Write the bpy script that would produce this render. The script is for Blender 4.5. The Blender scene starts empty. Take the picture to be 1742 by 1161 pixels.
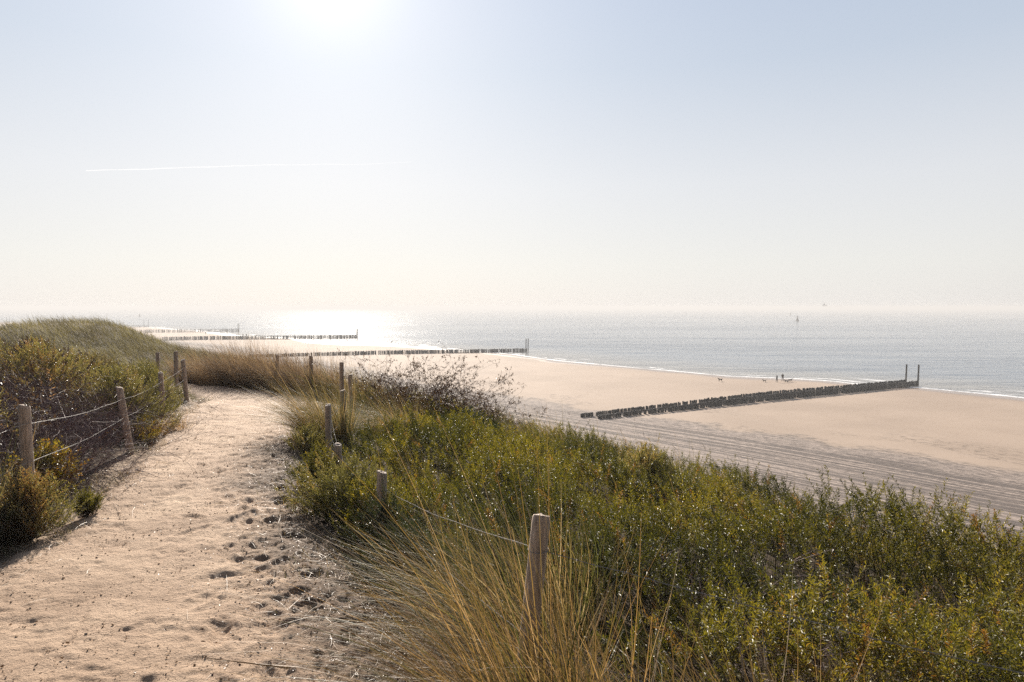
import bpy, math
import numpy as np
from mathutils import Vector

# ------------------------------------------------------------------ camera, sky, sun, exposure
sc = bpy.context.scene
COL = sc.collection
EYE = 1.9                     # eye above the sand path (path level is z = 0)
F = 1161.3                    # focal length in photo pixels (24 mm lens)
PITCH = math.radians(-2.84)
cam_d = bpy.data.cameras.new("camera"); cam = bpy.data.objects.new("camera", cam_d); COL.objects.link(cam)
cam_d.lens = 24; cam_d.sensor_width = 36; cam_d.clip_start = 0.05; cam_d.clip_end = 200000
cam.location = (0, 0, EYE); cam.rotation_euler = (math.pi/2 + PITCH, 0, 0)
sc.camera = cam

SUN_EL = math.radians(26.0)
SUN_AZ = math.radians(-14.5)          # from +Y, negative = to the left
sdir = Vector((math.sin(SUN_AZ)*math.cos(SUN_EL), math.cos(SUN_AZ)*math.cos(SUN_EL), math.sin(SUN_EL)))
sl = bpy.data.lights.new("sun", 'SUN'); sl.energy = 5.0; sl.angle = math.radians(0.6); sl.color = (1.0, 0.905, 0.79)
so = bpy.data.objects.new("sun", sl); COL.objects.link(so)
so.rotation_euler = sdir.to_track_quat('Z', 'Y').to_euler()

w = bpy.data.worlds.new("World"); sc.world = w; w.use_nodes = True
N = w.node_tree.nodes; Lk = w.node_tree.links; N.clear()
def wn(t, **k):
    n = N.new(t)
    for a, b in k.items(): setattr(n, a, b)
    return n
out = wn('ShaderNodeOutputWorld'); bg = wn('ShaderNodeBackground'); sky = wn('ShaderNodeTexSky')
sky.sky_type = 'NISHITA'; sky.sun_disc = False; sky.sun_elevation = SUN_EL; sky.sun_rotation = SUN_AZ
sky.dust_density = 1.0; sky.air_density = 1.0; sky.ozone_density = 2.0; sky.altitude = 10
tc = wn('ShaderNodeTexCoord'); sep = wn('ShaderNodeSeparateXYZ')
Lk.new(tc.outputs['Generated'], sep.inputs[0])
# thin high haze: pale veil that thickens to the horizon, brighter round the sun
el = wn('ShaderNodeMapRange'); el.inputs['From Min'].default_value = 0.0; el.inputs['From Max'].default_value = 0.62
el.inputs['To Min'].default_value = 0.97; el.inputs['To Max'].default_value = 0.93; el.interpolation_type = 'SMOOTHSTEP'
Lk.new(sep.outputs['Z'], el.inputs['Value'])
dot = wn('ShaderNodeVectorMath', operation='DOT_PRODUCT'); nrm = wn('ShaderNodeVectorMath', operation='NORMALIZE')
Lk.new(tc.outputs['Generated'], nrm.inputs[0]); Lk.new(nrm.outputs[0], dot.inputs[0]); dot.inputs[1].default_value = sdir
cl = wn('ShaderNodeMath', operation='MAXIMUM'); Lk.new(dot.outputs['Value'], cl.inputs[0]); cl.inputs[1].default_value = 0
def powr(p, k):
    a = wn('ShaderNodeMath', operation='POWER'); Lk.new(cl.outputs[0], a.inputs[0]); a.inputs[1].default_value = p
    b = wn('ShaderNodeMath', operation='MULTIPLY'); Lk.new(a.outputs[0], b.inputs[0]); b.inputs[1].default_value = k
    return b
p1 = powr(6, 0.34); p2 = powr(20, 0.42); p3 = powr(300, 1.0)
s1 = wn('ShaderNodeMath', operation='ADD'); Lk.new(p1.outputs[0], s1.inputs[0]); Lk.new(p2.outputs[0], s1.inputs[1])
s2 = wn('ShaderNodeMath', operation='ADD'); Lk.new(s1.outputs[0], s2.inputs[0]); Lk.new(p3.outputs[0], s2.inputs[1])
cr = wn('ShaderNodeValToRGB'); Lk.new(sep.outputs['Z'], cr.inputs[0])
e = cr.color_ramp.elements
e[0].position = 0.0; e[0].color = (0.86, 0.835, 0.81, 1); e[1].position = 0.55; e[1].color = (0.42, 0.51, 0.69, 1)
for p, c in ((0.06, (0.86, 0.85, 0.82, 1)), (0.17, (0.78, 0.795, 0.82, 1)), (0.32, (0.575, 0.645, 0.745, 1))):
    q = e.new(p); q.color = c
VE = 4.5                                   # veil radiance in sky-texture units
vs = wn('ShaderNodeVectorMath', operation='SCALE'); Lk.new(cr.outputs[0], vs.inputs[0]); 
away = wn('ShaderNodeMapRange'); away.interpolation_type = 'SMOOTHSTEP'      # the hazy veil dims away from the sun
away.inputs['From Min'].default_value = 0.68; away.inputs['From Max'].default_value = -0.25; away.inputs['To Min'].default_value = VE; away.inputs['To Max'].default_value = VE*0.12
Lk.new(dot.outputs['Value'], away.inputs['Value']); Lk.new(away.outputs[0], vs.inputs['Scale'])
mx = wn('ShaderNodeMix', data_type='RGBA'); Lk.new(el.outputs[0], mx.inputs['Factor'])
Lk.new(sky.outputs[0], mx.inputs['A']); Lk.new(vs.outputs[0], mx.inputs['B'])
gl = wn('ShaderNodeVectorMath', operation='SCALE'); gl.inputs[0].default_value = (1.0, 0.97, 0.92); Lk.new(s2.outputs[0], gl.inputs['Scale'])
ad = wn('ShaderNodeVectorMath', operation='ADD'); Lk.new(mx.outputs['Result'], ad.inputs[0]); Lk.new(gl.outputs[0], ad.inputs[1])
Lk.new(ad.outputs[0], bg.inputs[0]); bg.inputs[1].default_value = 0.10; Lk.new(bg.outputs[0], out.inputs[0])

sc.view_settings.view_transform = 'Standard'; sc.view_settings.look = 'None'; sc.view_settings.gamma = 1
sc.view_settings.exposure = 1.08
cy = sc.cycles; cy.use_denoising = False; cy.use_adaptive_sampling = False
cy.max_bounces = 6; cy.diffuse_bounces = 2; cy.glossy_bounces = 2; cy.transmission_bounces = 3; cy.transparent_max_bounces = 8
cy.volume_bounces = 0; cy.sample_clamp_indirect = 3.0; cy.sample_clamp_direct = 3.0; cy.caustics_reflective = False; cy.caustics_refractive = False

# ------------------------------------------------------------------ helpers
rng = np.random.default_rng(7)
def ray(px, py):
    u = (px-871)/F; v = (580.5-py)/F; c, s = math.cos(PITCH), math.sin(PITCH)
    return np.array([u, c - v*s, s + v*c])
def at(px, py, Y):                       # point on that line of sight at distance Y ahead
    d = ray(px, py); k = Y/d[1]; return np.array([d[0]*k, Y, EYE + d[2]*k])
def onz(px, py, z):
    d = ray(px, py); k = (z-EYE)/d[2]; return np.array([d[0]*k, d[1]*k, z])

def sm(a, b, x):
    t = np.clip((x-a)/(b-a), 0, 1); return t*t*(3-2*t)
def _h(ix, iy, seed):
    n = (ix.astype(np.int64)*374761393 + iy.astype(np.int64)*668265263 + seed*982451653) & 0x7fffffff
    n = ((n ^ (n >> 13))*1274126177) & 0x7fffffff
    n = (n ^ (n >> 16)) & 0xffffff
    return n/float(0xffffff)
def vn(x, y, seed=0):
    ix = np.floor(x); iy = np.floor(y); fx = x-ix; fy = y-iy
    fx = fx*fx*(3-2*fx); fy = fy*fy*(3-2*fy)
    a = _h(ix, iy, seed); b = _h(ix+1, iy, seed); c = _h(ix, iy+1, seed); d = _h(ix+1, iy+1, seed)
    return (a*(1-fx)+b*fx)*(1-fy) + (c*(1-fx)+d*fx)*fy - 0.5
def fbm(x, y, o=4, seed=0):
    r = 0; a = 1; f = 1
    for k in range(o):
        r = r + a*vn(x*f+17.3*k, y*f-9.1*k, seed+k); a *= 0.5; f *= 2.03
    return r
def sdist(x, y, pts):                    # signed distance to a polyline, positive on its right
    x = np.asarray(x, float); y = np.asarray(y, float)
    best = np.full(x.shape, 1e18); sg = np.ones(x.shape)
    for (ax, ay), (bx, by) in zip(pts[:-1], pts[1:]):
        dx, dy = bx-ax, by-ay; L2 = dx*dx+dy*dy
        t = np.clip(((x-ax)*dx+(y-ay)*dy)/L2, 0, 1)
        qx = x-(ax+t*dx); qy = y-(ay+t*dy); d = qx*qx+qy*qy
        c = qx*dy-qy*dx
        m = d < best-1e-9
        best = np.where(m, d, best); sg = np.where(m, np.where(c >= 0, 1.0, -1.0), sg)
    return np.sqrt(best)*sg
def polyline_tail(pts): return pts

SEA = -15.3
CREST = [(14,-16),(10,-4),(7.6,2),(6.2,5),(5.0,7.6),(3.0,11),(0.4,15),(-3.0,19),(-7,22.5),(-11.3,27.5),(-14.8,32.5),(-19,37),(-24,42),(-33,50),(-55,62),(-120,88),(-260,140),(-900,420)]
RF = [(7,-4),(3.6,0.6),(2.3,1.6),(0.13,2.95),(-1.1,5.65),(-1.93,7.5),(-2.45,9.05),(-2.66,10.6),(-2.97,12.4),(-3.55,14.3),(-4.5,15.7),(-5.7,16.7),(-7.4,17.8),(-12,19.5),(-22,21)]
LF = [(-3.2,-6),(-3.6,2.5),(-4.15,5.8),(-5.15,9.0),(-6.3,12.2),(-6.85,14.4),(-7.75,15.7),(-9.0,16.6),(-14,18.0),(-22,19)]
SHORE = [(150,40),(122,92),(96.6,128.8),(90.9,138.7),(86.4,145.5),(79,148.5),(74,158),(68,163),(53.9,169),(47,178.3),(35.5,192),(14.8,218),(9.0,229),(0,248),(-9,259),(-27,277),(-40,295),(-57.6,308),(-79.7,317),(-96.6,333),(-107,356),(-120,378),(-162,407.5),(-180,430),(-203,464),(-225,495),(-262,530),(-300,575),(-330,600),(-420,670),(-520,740),(-640,830),(-1200,1250)]
def S_shore(x, y): return -sdist(x, y, SHORE)        # positive inland
def beach_z(x, y):
    s = S_shore(x, y)
    return SEA + np.clip(s*0.010, -0.9, 0.40) + 0.04*fbm(np.asarray(x, float)/9, np.asarray(y, float)/9, 3, 5)*sm(3, 20, s)
def onbeach(px, py, lift=0.0):
    z = SEA+0.2
    for _ in range(5):
        p = onz(px, py, z); z = float(beach_z(p[0], p[1]))+lift
    return onz(px, py, z)
def H(x, y):
    x = np.asarray(x, float); y = np.asarray(y, float)
    D = sdist(x, y, CREST); R = sdist(x, y, RF); L = -sdist(x, y, LF)
    z = -0.10*sm(7, 17, y)
    z = z - 0.50*sm(-0.1, 4.0, R)*sm(26, 17, y) - 0.10*sm(-0.6, 0.5, R)
    z = z + 0.75*sm(0.1, 5.0, L)*sm(34, 14, y) + 0.12*sm(0.0, 0.8, L)
    z = z + 1.20*np.exp(-(((x+25.0)/5.6)**2 + ((y-37.5)/9.0)**2)) - 0.9*sm(-24.5, -31, x + 0.25*(y-38))*sm(22, 30, y)
    z = z + 0.18*fbm(x/3.0, y/3.0, 3, 3)*sm(0.3, 2.5, np.maximum(R, L)) + 0.5*fbm(x/9, y/9, 2, 9)*sm(18, 30, y)
    z = z - 0.32*sm(2.8, 5.4, x)*sm(12, 8, y)
    k = 1.2; z = z - 0.62*k*np.logaddexp(0, (D-0.4)/k)
    return z
def ingrid(P, N0): pass

def mesh_from(name, V, Fq, mats, attrs=None, midx=None, smooth=False, parent=None, uniform=4):
    """V (n,3), Fq (m,k) faces of k corners -> ONE mesh object"""
    me = bpy.data.meshes.new(name)
    V = np.ascontiguousarray(V, np.float32); Fq = np.ascontiguousarray(Fq, np.int32)
    me.vertices.add(len(V)); me.vertices.foreach_set('co', V.ravel())
    k = Fq.shape[1]
    me.loops.add(Fq.size); me.loops.foreach_set('vertex_index', Fq.ravel())
    me.polygons.add(len(Fq)); me.polygons.foreach_set('loop_start', np.arange(0, Fq.size, k, dtype=np.int32))
    me.polygons.foreach_set('loop_total', np.full(len(Fq), k, np.int32))
    for m in mats: me.materials.append(m)
    if midx is not None: me.polygons.foreach_set('material_index', np.ascontiguousarray(midx, np.int32))
    me.polygons.foreach_set('use_smooth', np.full(len(Fq), bool(smooth)))
    for an, (dom, arr) in (attrs or {}).items():
        a = me.attributes.new(an, 'FLOAT', dom); a.data.foreach_set('value', np.ascontiguousarray(arr, np.float32))
    me.update(calc_edges=True)
    o = bpy.data.objects.new(name, me); COL.objects.link(o)
    if parent is not None: o.parent = parent
    return o
def tag(o, label=None, cat=None, group=None, kind=None):
    if label: o['label'] = label
    if cat: o['category'] = cat
    if group: o['group'] = group
    if kind: o['kind'] = kind
    return o
def empty(name, loc, rz=0):
    o = bpy.data.objects.new(name, None); COL.objects.link(o); o.location = [float(c) for c in loc]; o.rotation_euler = (0, 0, rz)
    o.empty_display_size = 0.2; return o

# ------------------------------------------------------------------ materials
def mat(name):
    m = bpy.data.materials.new(name); m.use_nodes = True; nt = m.node_tree
    nt.nodes.clear(); return m, nt.nodes, nt.links
def nd(ns, t, **k):
    n = ns.new(t)
    for a, b in k.items():
        if a.startswith('i_'): n.inputs[a[2:].replace('_', ' ')].default_value = b
        else: setattr(n, a, b)
    return n
def ramp(ns, stops):
    r = ns.new('ShaderNodeValToRGB'); e = r.color_ramp.elements
    e[0].position, e[0].color = stops[0][0], (*stops[0][1], 1); e[1].position, e[1].color = stops[-1][0], (*stops[-1][1], 1)
    for p, c in stops[1:-1]:
        q = e.new(p); q.color = (*c, 1)
    return r
def leaf_mat(name, stops, rough=0.38, trans=0.35, spec=0.5, tcol=(1.25, 1.25, 0.6)):
    m, n, l = mat(name)
    o = nd(n, 'ShaderNodeOutputMaterial'); p = nd(n, 'ShaderNodeBsdfPrincipled', i_Roughness=rough)
    p.inputs['Specular IOR Level'].default_value = spec
    t = nd(n, 'ShaderNodeBsdfTranslucent'); mx = nd(n, 'ShaderNodeMixShader', i_Fac=trans)
    a = nd(n, 'ShaderNodeAttribute', attribute_name='tint'); r = ramp(n, stops)
    l.new(a.outputs['Fac'], r.inputs[0]); l.new(r.outputs[0], p.inputs['Base Color'])
    v = nd(n, 'ShaderNodeVectorMath', operation='MULTIPLY'); v.inputs[1].default_value = tcol
    l.new(r.outputs[0], v.inputs[0]); l.new(v.outputs[0], t.inputs['Color'])
    l.new(p.outputs[0], mx.inputs[1]); l.new(t.outputs[0], mx.inputs[2]); l.new(mx.outputs[0], o.inputs[0])
    return m
GREEN = [(0.0, (0.032, 0.036, 0.012)), (0.3, (0.084, 0.082, 0.018)), (0.55, (0.165, 0.148, 0.029)), (0.8, (0.26, 0.205, 0.045)), (1.0, (0.22, 0.11, 0.045))]
M_leaf = leaf_mat('buckthorn_leaf', GREEN, 0.47, 0.40, 0.55, (1.45, 1.38, 0.5))
M_leafp = leaf_mat('pale_leaf', [(0.0, (0.055, 0.060, 0.028)), (0.4, (0.13, 0.13, 0.052)), (0.75, (0.27, 0.25, 0.13)), (1.0, (0.30, 0.18, 0.09))], 0.42, 0.42, 0.6, (1.4, 1.25, 0.6))
M_leafl = leaf_mat('mixed_autumn_leaf', [(0.0, (0.045, 0.032, 0.03)), (0.3, (0.095, 0.065, 0.05)), (0.5, (0.12, 0.115, 0.05)), (0.75, (0.24, 0.22, 0.11)), (1.0, (0.34, 0.22, 0.13))], 0.42, 0.40, 0.6, (1.3, 1.1, 0.6))
M_leafd = leaf_mat('dark_leaf', [(0.0, (0.022, 0.034, 0.018)), (0.6, (0.045, 0.06, 0.025)), (1.0, (0.10, 0.06, 0.035))], 0.42, 0.25, 0.6)
M_leafb = leaf_mat('brown_leaf', [(0.0, (0.05, 0.03, 0.025)), (0.6, (0.10, 0.05, 0.04)), (1.0, (0.16, 0.10, 0.05))], 0.45, 0.25, 0.4)
M_twig = leaf_mat('bare_twig', [(0.0, (0.07, 0.045, 0.042)), (0.5, (0.15, 0.098, 0.098)), (1.0, (0.33, 0.24, 0.22))], 0.7, 0.0, 0.2)
M_stem = leaf_mat('woody_stem', [(0.0, (0.035, 0.024, 0.016)), (1.0, (0.14, 0.095, 0.06))], 0.7, 0.0, 0.2)
M_grass = leaf_mat('marram_blade', [(0.0, (0.07, 0.085, 0.03)), (0.3, (0.14, 0.14, 0.05)), (0.6, (0.27, 0.20, 0.09)), (0.85, (0.38, 0.26, 0.12)), (1.0, (0.50, 0.40, 0.25))], 0.55, 0.38, 0.45, (1.2, 1.1, 0.8))
M_gold = leaf_mat('golden_blade', [(0.0, (0.075, 0.085, 0.03)), (0.35, (0.20, 0.145, 0.055)), (0.7, (0.32, 0.21, 0.10)), (1.0, (0.50, 0.37, 0.23))], 0.5, 0.40, 0.5, (1.2, 1.05, 0.7))
M_mauve = leaf_mat('dry_marram_blade', [(0.0, (0.10, 0.075, 0.055)), (0.4, (0.20, 0.14, 0.10)), (0.75, (0.32, 0.23, 0.14)), (1.0, (0.46, 0.36, 0.22))], 0.7, 0.45, 0.15, (1.1, 1.0, 0.8))
M_hill = leaf_mat('hill_grass_blade', [(0.0, (0.10, 0.082, 0.052)), (0.4, (0.20, 0.165, 0.105)), (0.75, (0.30, 0.26, 0.17)), (1.0, (0.46, 0.39, 0.28))], 0.7, 0.30, 0.15)
M_straw = leaf_mat('straw', [(0.0, (0.25, 0.18, 0.11)), (1.0, (0.55, 0.45, 0.32))], 0.5, 0.15, 0.4)

M_crumb = leaf_mat('sand_crumb', [(0.0, (0.24, 0.16, 0.10)), (0.5, (0.42, 0.30, 0.20)), (1.0, (0.58, 0.47, 0.36))], 0.9, 0.0, 0.1)
def sand_common(n, l, scale_list, cols):
    g = nd(n, 'ShaderNodeNewGeometry')
    return g
def simple(name, col, rough=0.6, var=0.25, scale=8.0, bump=0.0, bscale=40.0, spec=0.4, stretch=None):
    m, n, l = mat(name)
    o = nd(n, 'ShaderNodeOutputMaterial'); p = nd(n, 'ShaderNodeBsdfPrincipled', i_Roughness=rough); p.inputs['Specular IOR Level'].default_value = spec
    t = nd(n, 'ShaderNodeTexCoord'); mp = nd(n, 'ShaderNodeMapping'); mp.inputs['Scale'].default_value = stretch or (1, 1, 1)
    l.new(t.outputs['Object'], mp.inputs[0])
    a = nd(n, 'ShaderNodeTexNoise', i_Scale=scale, i_Detail=6.0, i_Roughness=0.65); l.new(mp.outputs[0], a.inputs['Vector'])
    r = ramp(n, [(0.3, tuple(c*(1-var) for c in col)), (0.7, tuple(c*(1+var) for c in col))])
    l.new(a.outputs['Fac'], r.inputs[0]); l.new(r.outputs[0], p.inputs['Base Color'])
    if bump:
        b = nd(n, 'ShaderNodeTexNoise', i_Scale=bscale, i_Detail=5.0); l.new(mp.outputs[0], b.inputs['Vector'])
        bp = nd(n, 'ShaderNodeBump', i_Strength=1.0, i_Distance=bump); l.new(b.outputs['Fac'], bp.inputs['Height']); l.new(bp.outputs[0], p.inputs['Normal'])
    l.new(p.outputs[0], o.inputs[0]); return m
M_post = simple('weathered_post_wood', (0.50, 0.40, 0.32), 0.75, 0.55, 16, 0.012, 26, 0.3, (6, 6, 0.5))
M_wire = simple('galvanised_wire', (0.22, 0.20, 0.18), 0.55, 0.3, 60, 0, 40, 0.6)
M_pile = simple('tarred_pile_wood', (0.030, 0.027, 0.028), 0.65, 0.45, 3, 0.01, 8, 0.35, (3, 3, 0.5))
M_black = simple('dark_cloth', (0.018, 0.016, 0.020), 0.8, 0.2)
M_red = simple('maroon_cloth', (0.06, 0.018, 0.022), 0.8, 0.2)
M_fur = simple('dark_fur', (0.020, 0.017, 0.015), 0.7, 0.3)
M_furb = simple('brown_fur', (0.06, 0.045, 0.032), 0.7, 0.3)
M_skin = simple('skin', (0.35, 0.2, 0.14), 0.6, 0.05)
M_buoy = simple('buoy_paint', (0.05, 0.03, 0.03), 0.5, 0.2)
M_hull = simple('ship_hull', (0.08, 0.10, 0.13), 0.6, 0.2, 0.02)
M_blue = simple('blue_plastic', (0.04, 0.08, 0.30), 0.4, 0.1)
M_white = simple('white_plastic', (0.7, 0.7, 0.7), 0.4, 0.05)

# path sand
def path_mat():
    m, n, l = mat('path_sand'); o = nd(n, 'ShaderNodeOutputMaterial'); p = nd(n, 'ShaderNodeBsdfPrincipled', i_Roughness=0.85); p.inputs['Specular IOR Level'].default_value = 0.25
    t = nd(n, 'ShaderNodeTexCoord')
    a = nd(n, 'ShaderNodeTexNoise', i_Scale=1.3, i_Detail=7.0, i_Roughness=0.6); b = nd(n, 'ShaderNodeTexNoise', i_Scale=38.0, i_Detail=5.0, i_Roughness=0.75)
    c = nd(n, 'ShaderNodeTexNoise', i_Scale=9.0, i_Detail=6.0, i_Roughness=0.7); v = nd(n, 'ShaderNodeTexVoronoi', i_Scale=75.0)
    for q in (a, b, c, v): l.new(t.outputs['Object'], q.inputs['Vector'])
    r = ramp(n, [(0.3, (0.30, 0.200, 0.128)), (0.5, (0.41, 0.285, 0.190)), (0.72, (0.51, 0.37, 0.252))]); l.new(a.outputs['Fac'], r.inputs[0])
    # humus and crumbs: more of them towards the verges (attribute 'litter')
    at_ = nd(n, 'ShaderNodeAttribute', attribute_name='litter')
    r2 = ramp(n, [(0.30, (1, 1, 1)), (0.40, (0, 0, 0))]); l.new(b.outputs['Fac'], r2.inputs[0])
    r3 = ramp(n, [(0.46, (0, 0, 0)), (0.72, (1, 1, 1))]); 
    add = nd(n, 'ShaderNodeMath', operation='MULTIPLY_ADD'); l.new(at_.outputs['Fac'], add.inputs[0]); add.inputs[1].default_value = 0.30; l.new(c.outputs['Fac'], add.inputs[2])
    l.new(add.outputs[0], r3.inputs[0])
    mu = nd(n, 'ShaderNodeMath', operation='MULTIPLY'); l.new(at_.outputs['Fac'], mu.inputs[0]); l.new(r3.outputs[0], mu.inputs[1])
    mx2 = nd(n, 'ShaderNodeMath', operation='MAXIMUM'); l.new(mu.outputs[0], mx2.inputs[0])
    s2 = nd(n, 'ShaderNodeMath', operation='MULTIPLY'); l.new(r2.outputs[0], s2.inputs[0]); s2.inputs[1].default_value = 0.55; l.new(s2.outputs[0], mx2.inputs[1])
    mm = nd(n, 'ShaderNodeMath', operation='MULTIPLY'); l.new(mx2.outputs[0], mm.inputs[0]); mm.inputs[1].default_value = 0.9
    mix = nd(n, 'ShaderNodeMix', data_type='RGBA'); l.new(mm.outputs[0], mix.inputs['Factor']); l.new(r.outputs[0], mix.inputs['A']); mix.inputs['B'].default_value = (0.11, 0.072, 0.045, 1)
    l.new(mix.outputs['Result'], p.inputs['Base Color'])
    bp = nd(n, 'ShaderNodeBump', i_Strength=1.0, i_Distance=0.022); l.new(b.outputs['Fac'], bp.inputs['Height'])
    bp2 = nd(n, 'ShaderNodeBump', i_Strength=0.8, i_Distance=0.004); l.new(v.outputs['Distance'], bp2.inputs['Height']); l.new(bp.outputs[0], bp2.inputs['Normal'])
    l.new(bp2.outputs[0], p.inputs['Normal']); l.new(p.outputs[0], o.inputs[0]); return m
M_path = path_mat()
def dune_mat():
    m, n, l = mat('dune_soil'); o = nd(n, 'ShaderNodeOutputMaterial'); p = nd(n, 'ShaderNodeBsdfPrincipled', i_Roughness=0.95); p.inputs['Specular IOR Level'].default_value = 0.15
    t = nd(n, 'ShaderNodeTexCoord')
    a = nd(n, 'ShaderNodeTexNoise', i_Scale=3.0, i_Detail=8.0, i_Roughness=0.7); l.new(t.outputs['Object'], a.inputs['Vector'])
    at_ = nd(n, 'ShaderNodeAttribute', attribute_name='sand')
    r = ramp(n, [(0.3, (0.030, 0.021, 0.013)), (0.7, (0.085, 0.060, 0.035))]); l.new(a.outputs['Fac'], r.inputs[0])
    r2 = ramp(n, [(0.3, (0.26, 0.19, 0.13)), (0.7, (0.42, 0.32, 0.23))]); l.new(a.outputs['Fac'], r2.inputs[0])
    mix = nd(n, 'ShaderNodeMix', data_type='RGBA'); l.new(at_.outputs['Fac'], mix.inputs['Factor']); l.new(r.outputs[0], mix.inputs['A']); l.new(r2.outputs[0], mix.inputs['B'])
    l.new(mix.outputs['Result'], p.inputs['Base Color'])
    bp = nd(n, 'ShaderNodeBump', i_Strength=1.0, i_Distance=0.04); l.new(a.outputs['Fac'], bp.inputs['Height']); l.new(bp.outputs[0], p.inputs['Normal'])
    l.new(p.outputs[0], o.inputs[0]); return m
M_dune = dune_mat()
def beach_mat():
    m, n, l = mat('beach_sand'); o = nd(n, 'ShaderNodeOutputMaterial'); p = nd(n, 'ShaderNodeBsdfPrincipled'); p.inputs['Specular IOR Level'].default_value = 0.3
    t = nd(n, 'ShaderNodeTexCoord')
    ca = nd(n, 'ShaderNodeAttribute', attribute_name='across')        # metres from the wrack line, + = towards the dunes
    sa = nd(n, 'ShaderNodeAttribute', attribute_name='along')
    sh = nd(n, 'ShaderNodeAttribute', attribute_name='shore')
    cv = nd(n, 'ShaderNodeCombineXYZ'); l.new(ca.outputs['Fac'], cv.inputs[0]); l.new(sa.outputs['Fac'], cv.inputs[1])
    def noise(sc_, vec, det=6.0, ro=0.6, stretch=(1, 1, 1)):
        mp = nd(n, 'ShaderNodeMapping'); mp.inputs['Scale'].default_value = stretch; l.new(vec, mp.inputs[0])
        q = nd(n, 'ShaderNodeTexNoise', i_Scale=sc_, i_Detail=det, i_Roughness=ro); l.new(mp.outputs[0], q.inputs['Vector']); return q.outputs['Fac']
    O = t.outputs['Object']
    def rp(sock, a, b, va=0.0, vb=1.0):
        q = nd(n, 'ShaderNodeMapRange'); q.inputs['From Min'].default_value = a; q.inputs['From Max'].default_value = b
        q.inputs['To Min'].default_value = va; q.inputs['To Max'].default_value = vb; q.interpolation_type = 'SMOOTHSTEP'; l.new(sock, q.inputs['Value']); return q.outputs[0]
    def mth(op, a, b):
        q = nd(n, 'ShaderNodeMath', operation=op)
        for i, s in enumerate((a, b)):
            if isinstance(s, (int, float)): q.inputs[i].default_value = s
            else: l.new(s, q.inputs[i])
        return q.outputs[0]
    def mixc(f, A, B):
        q = nd(n, 'ShaderNodeMix', data_type='RGBA'); l.new(f, q.inputs['Factor']) if not isinstance(f, float) else None
        for k, s in (('A', A), ('B', B)):
            if isinstance(s, tuple): q.inputs[k].default_value = (*s, 1)
            else: l.new(s, q.inputs[k])
        return q.outputs['Result']
    big = noise(0.05, O, 5.0, 0.55); streak = noise(0.5, cv.outputs[0], 5.0, 0.6, (1, 0.06, 1))
    col = mixc(rp(big, 0.3, 0.7), (0.295, 0.220, 0.162), (0.362, 0.275, 0.206))
    col = mixc(mth('MULTIPLY', rp(streak, 0.5, 0.75), 0.35), col, (0.33, 0.25, 0.20))
    # churned upper beach: greyer, speckled with shell grit and weed
    edge = mth('ADD', ca.outputs['Fac'], mth('MULTIPLY', mth('SUBTRACT', noise(0.12, O, 5.0, 0.6), 0.5), 14.0))
    upper = rp(edge, -1.5, 2.5)
    wrack = mth('MULTIPLY', rp(edge, -2.0, 0.3), rp(edge, 5.5, 1.5))
    speck = noise(2.2, cv.outputs[0], 7.0, 0.75, (1.6, 0.5, 1))
    col = mixc(mth('MULTIPLY', upper, 0.95), col, mixc(rp(speck, 0.38, 0.60), (0.11, 0.085, 0.073), (0.36, 0.288, 0.24)))
    ws = noise(1.1, cv.outputs[0], 8.0, 0.75, (1.4, 0.45, 1))
    col = mixc(mth('MULTIPLY', wrack, rp(ws, 0.47, 0.58, 0.0, 0.78)), col, (0.07, 0.055, 0.045))
    # loose weed patches lower down
    lower = mth('MULTIPLY', rp(edge, -20.0, -6.0), rp(edge, 2.0, -3.0))
    wp = mth('MULTIPLY', rp(noise(0.09, cv.outputs[0], 3.0, 0.5, (1.0, 0.6, 1)), 0.48, 0.60), rp(noise(1.3, cv.outputs[0], 7.0, 0.75, (1.5, 0.5, 1)), 0.50, 0.58))
    col = mixc(mth('MULTIPLY', mth('MULTIPLY', lower, wp), 0.9), col, (0.12, 0.085, 0.06))
    # tyre tracks: rut shadow painted into the sand colour as dark lines, plus bump
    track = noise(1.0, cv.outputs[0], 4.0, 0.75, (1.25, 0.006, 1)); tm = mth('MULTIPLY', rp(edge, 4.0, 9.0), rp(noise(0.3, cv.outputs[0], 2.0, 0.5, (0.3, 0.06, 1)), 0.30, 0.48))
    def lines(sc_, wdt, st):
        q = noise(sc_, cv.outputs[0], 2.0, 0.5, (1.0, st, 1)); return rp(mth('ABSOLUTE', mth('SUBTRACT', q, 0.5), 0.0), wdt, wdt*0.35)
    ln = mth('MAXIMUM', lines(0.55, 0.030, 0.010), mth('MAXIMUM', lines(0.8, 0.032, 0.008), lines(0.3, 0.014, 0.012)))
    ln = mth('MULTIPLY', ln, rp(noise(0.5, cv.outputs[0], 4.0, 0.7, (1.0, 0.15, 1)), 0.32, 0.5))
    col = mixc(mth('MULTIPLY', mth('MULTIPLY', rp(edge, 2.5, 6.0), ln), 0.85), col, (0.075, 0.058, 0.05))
    # wet sand by the water
    wet = rp(mth('ADD', sh.outputs['Fac'], mth('MULTIPLY', mth('SUBTRACT', noise(0.06, O, 3.0, 0.5), 0.5), 10.0)), 9.0, 1.5)
    col = mixc(mth('MULTIPLY', wet, 0.5), col, (0.20, 0.155, 0.125))
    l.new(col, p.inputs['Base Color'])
    l.new(rp(wet, 0.2, 1.0, 0.9, 0.28), p.inputs['Roughness'])
    hgt = mth('ADD', mth('MULTIPLY', mth('MULTIPLY', upper, speck), 0.30), mth('ADD', mth('MULTIPLY', mth('MULTIPLY', rp(edge, 2.5, 6.0), ln), -0.5), mth('MULTIPLY', noise(1.5, O, 6.0, 0.7), 0.06)))
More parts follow.
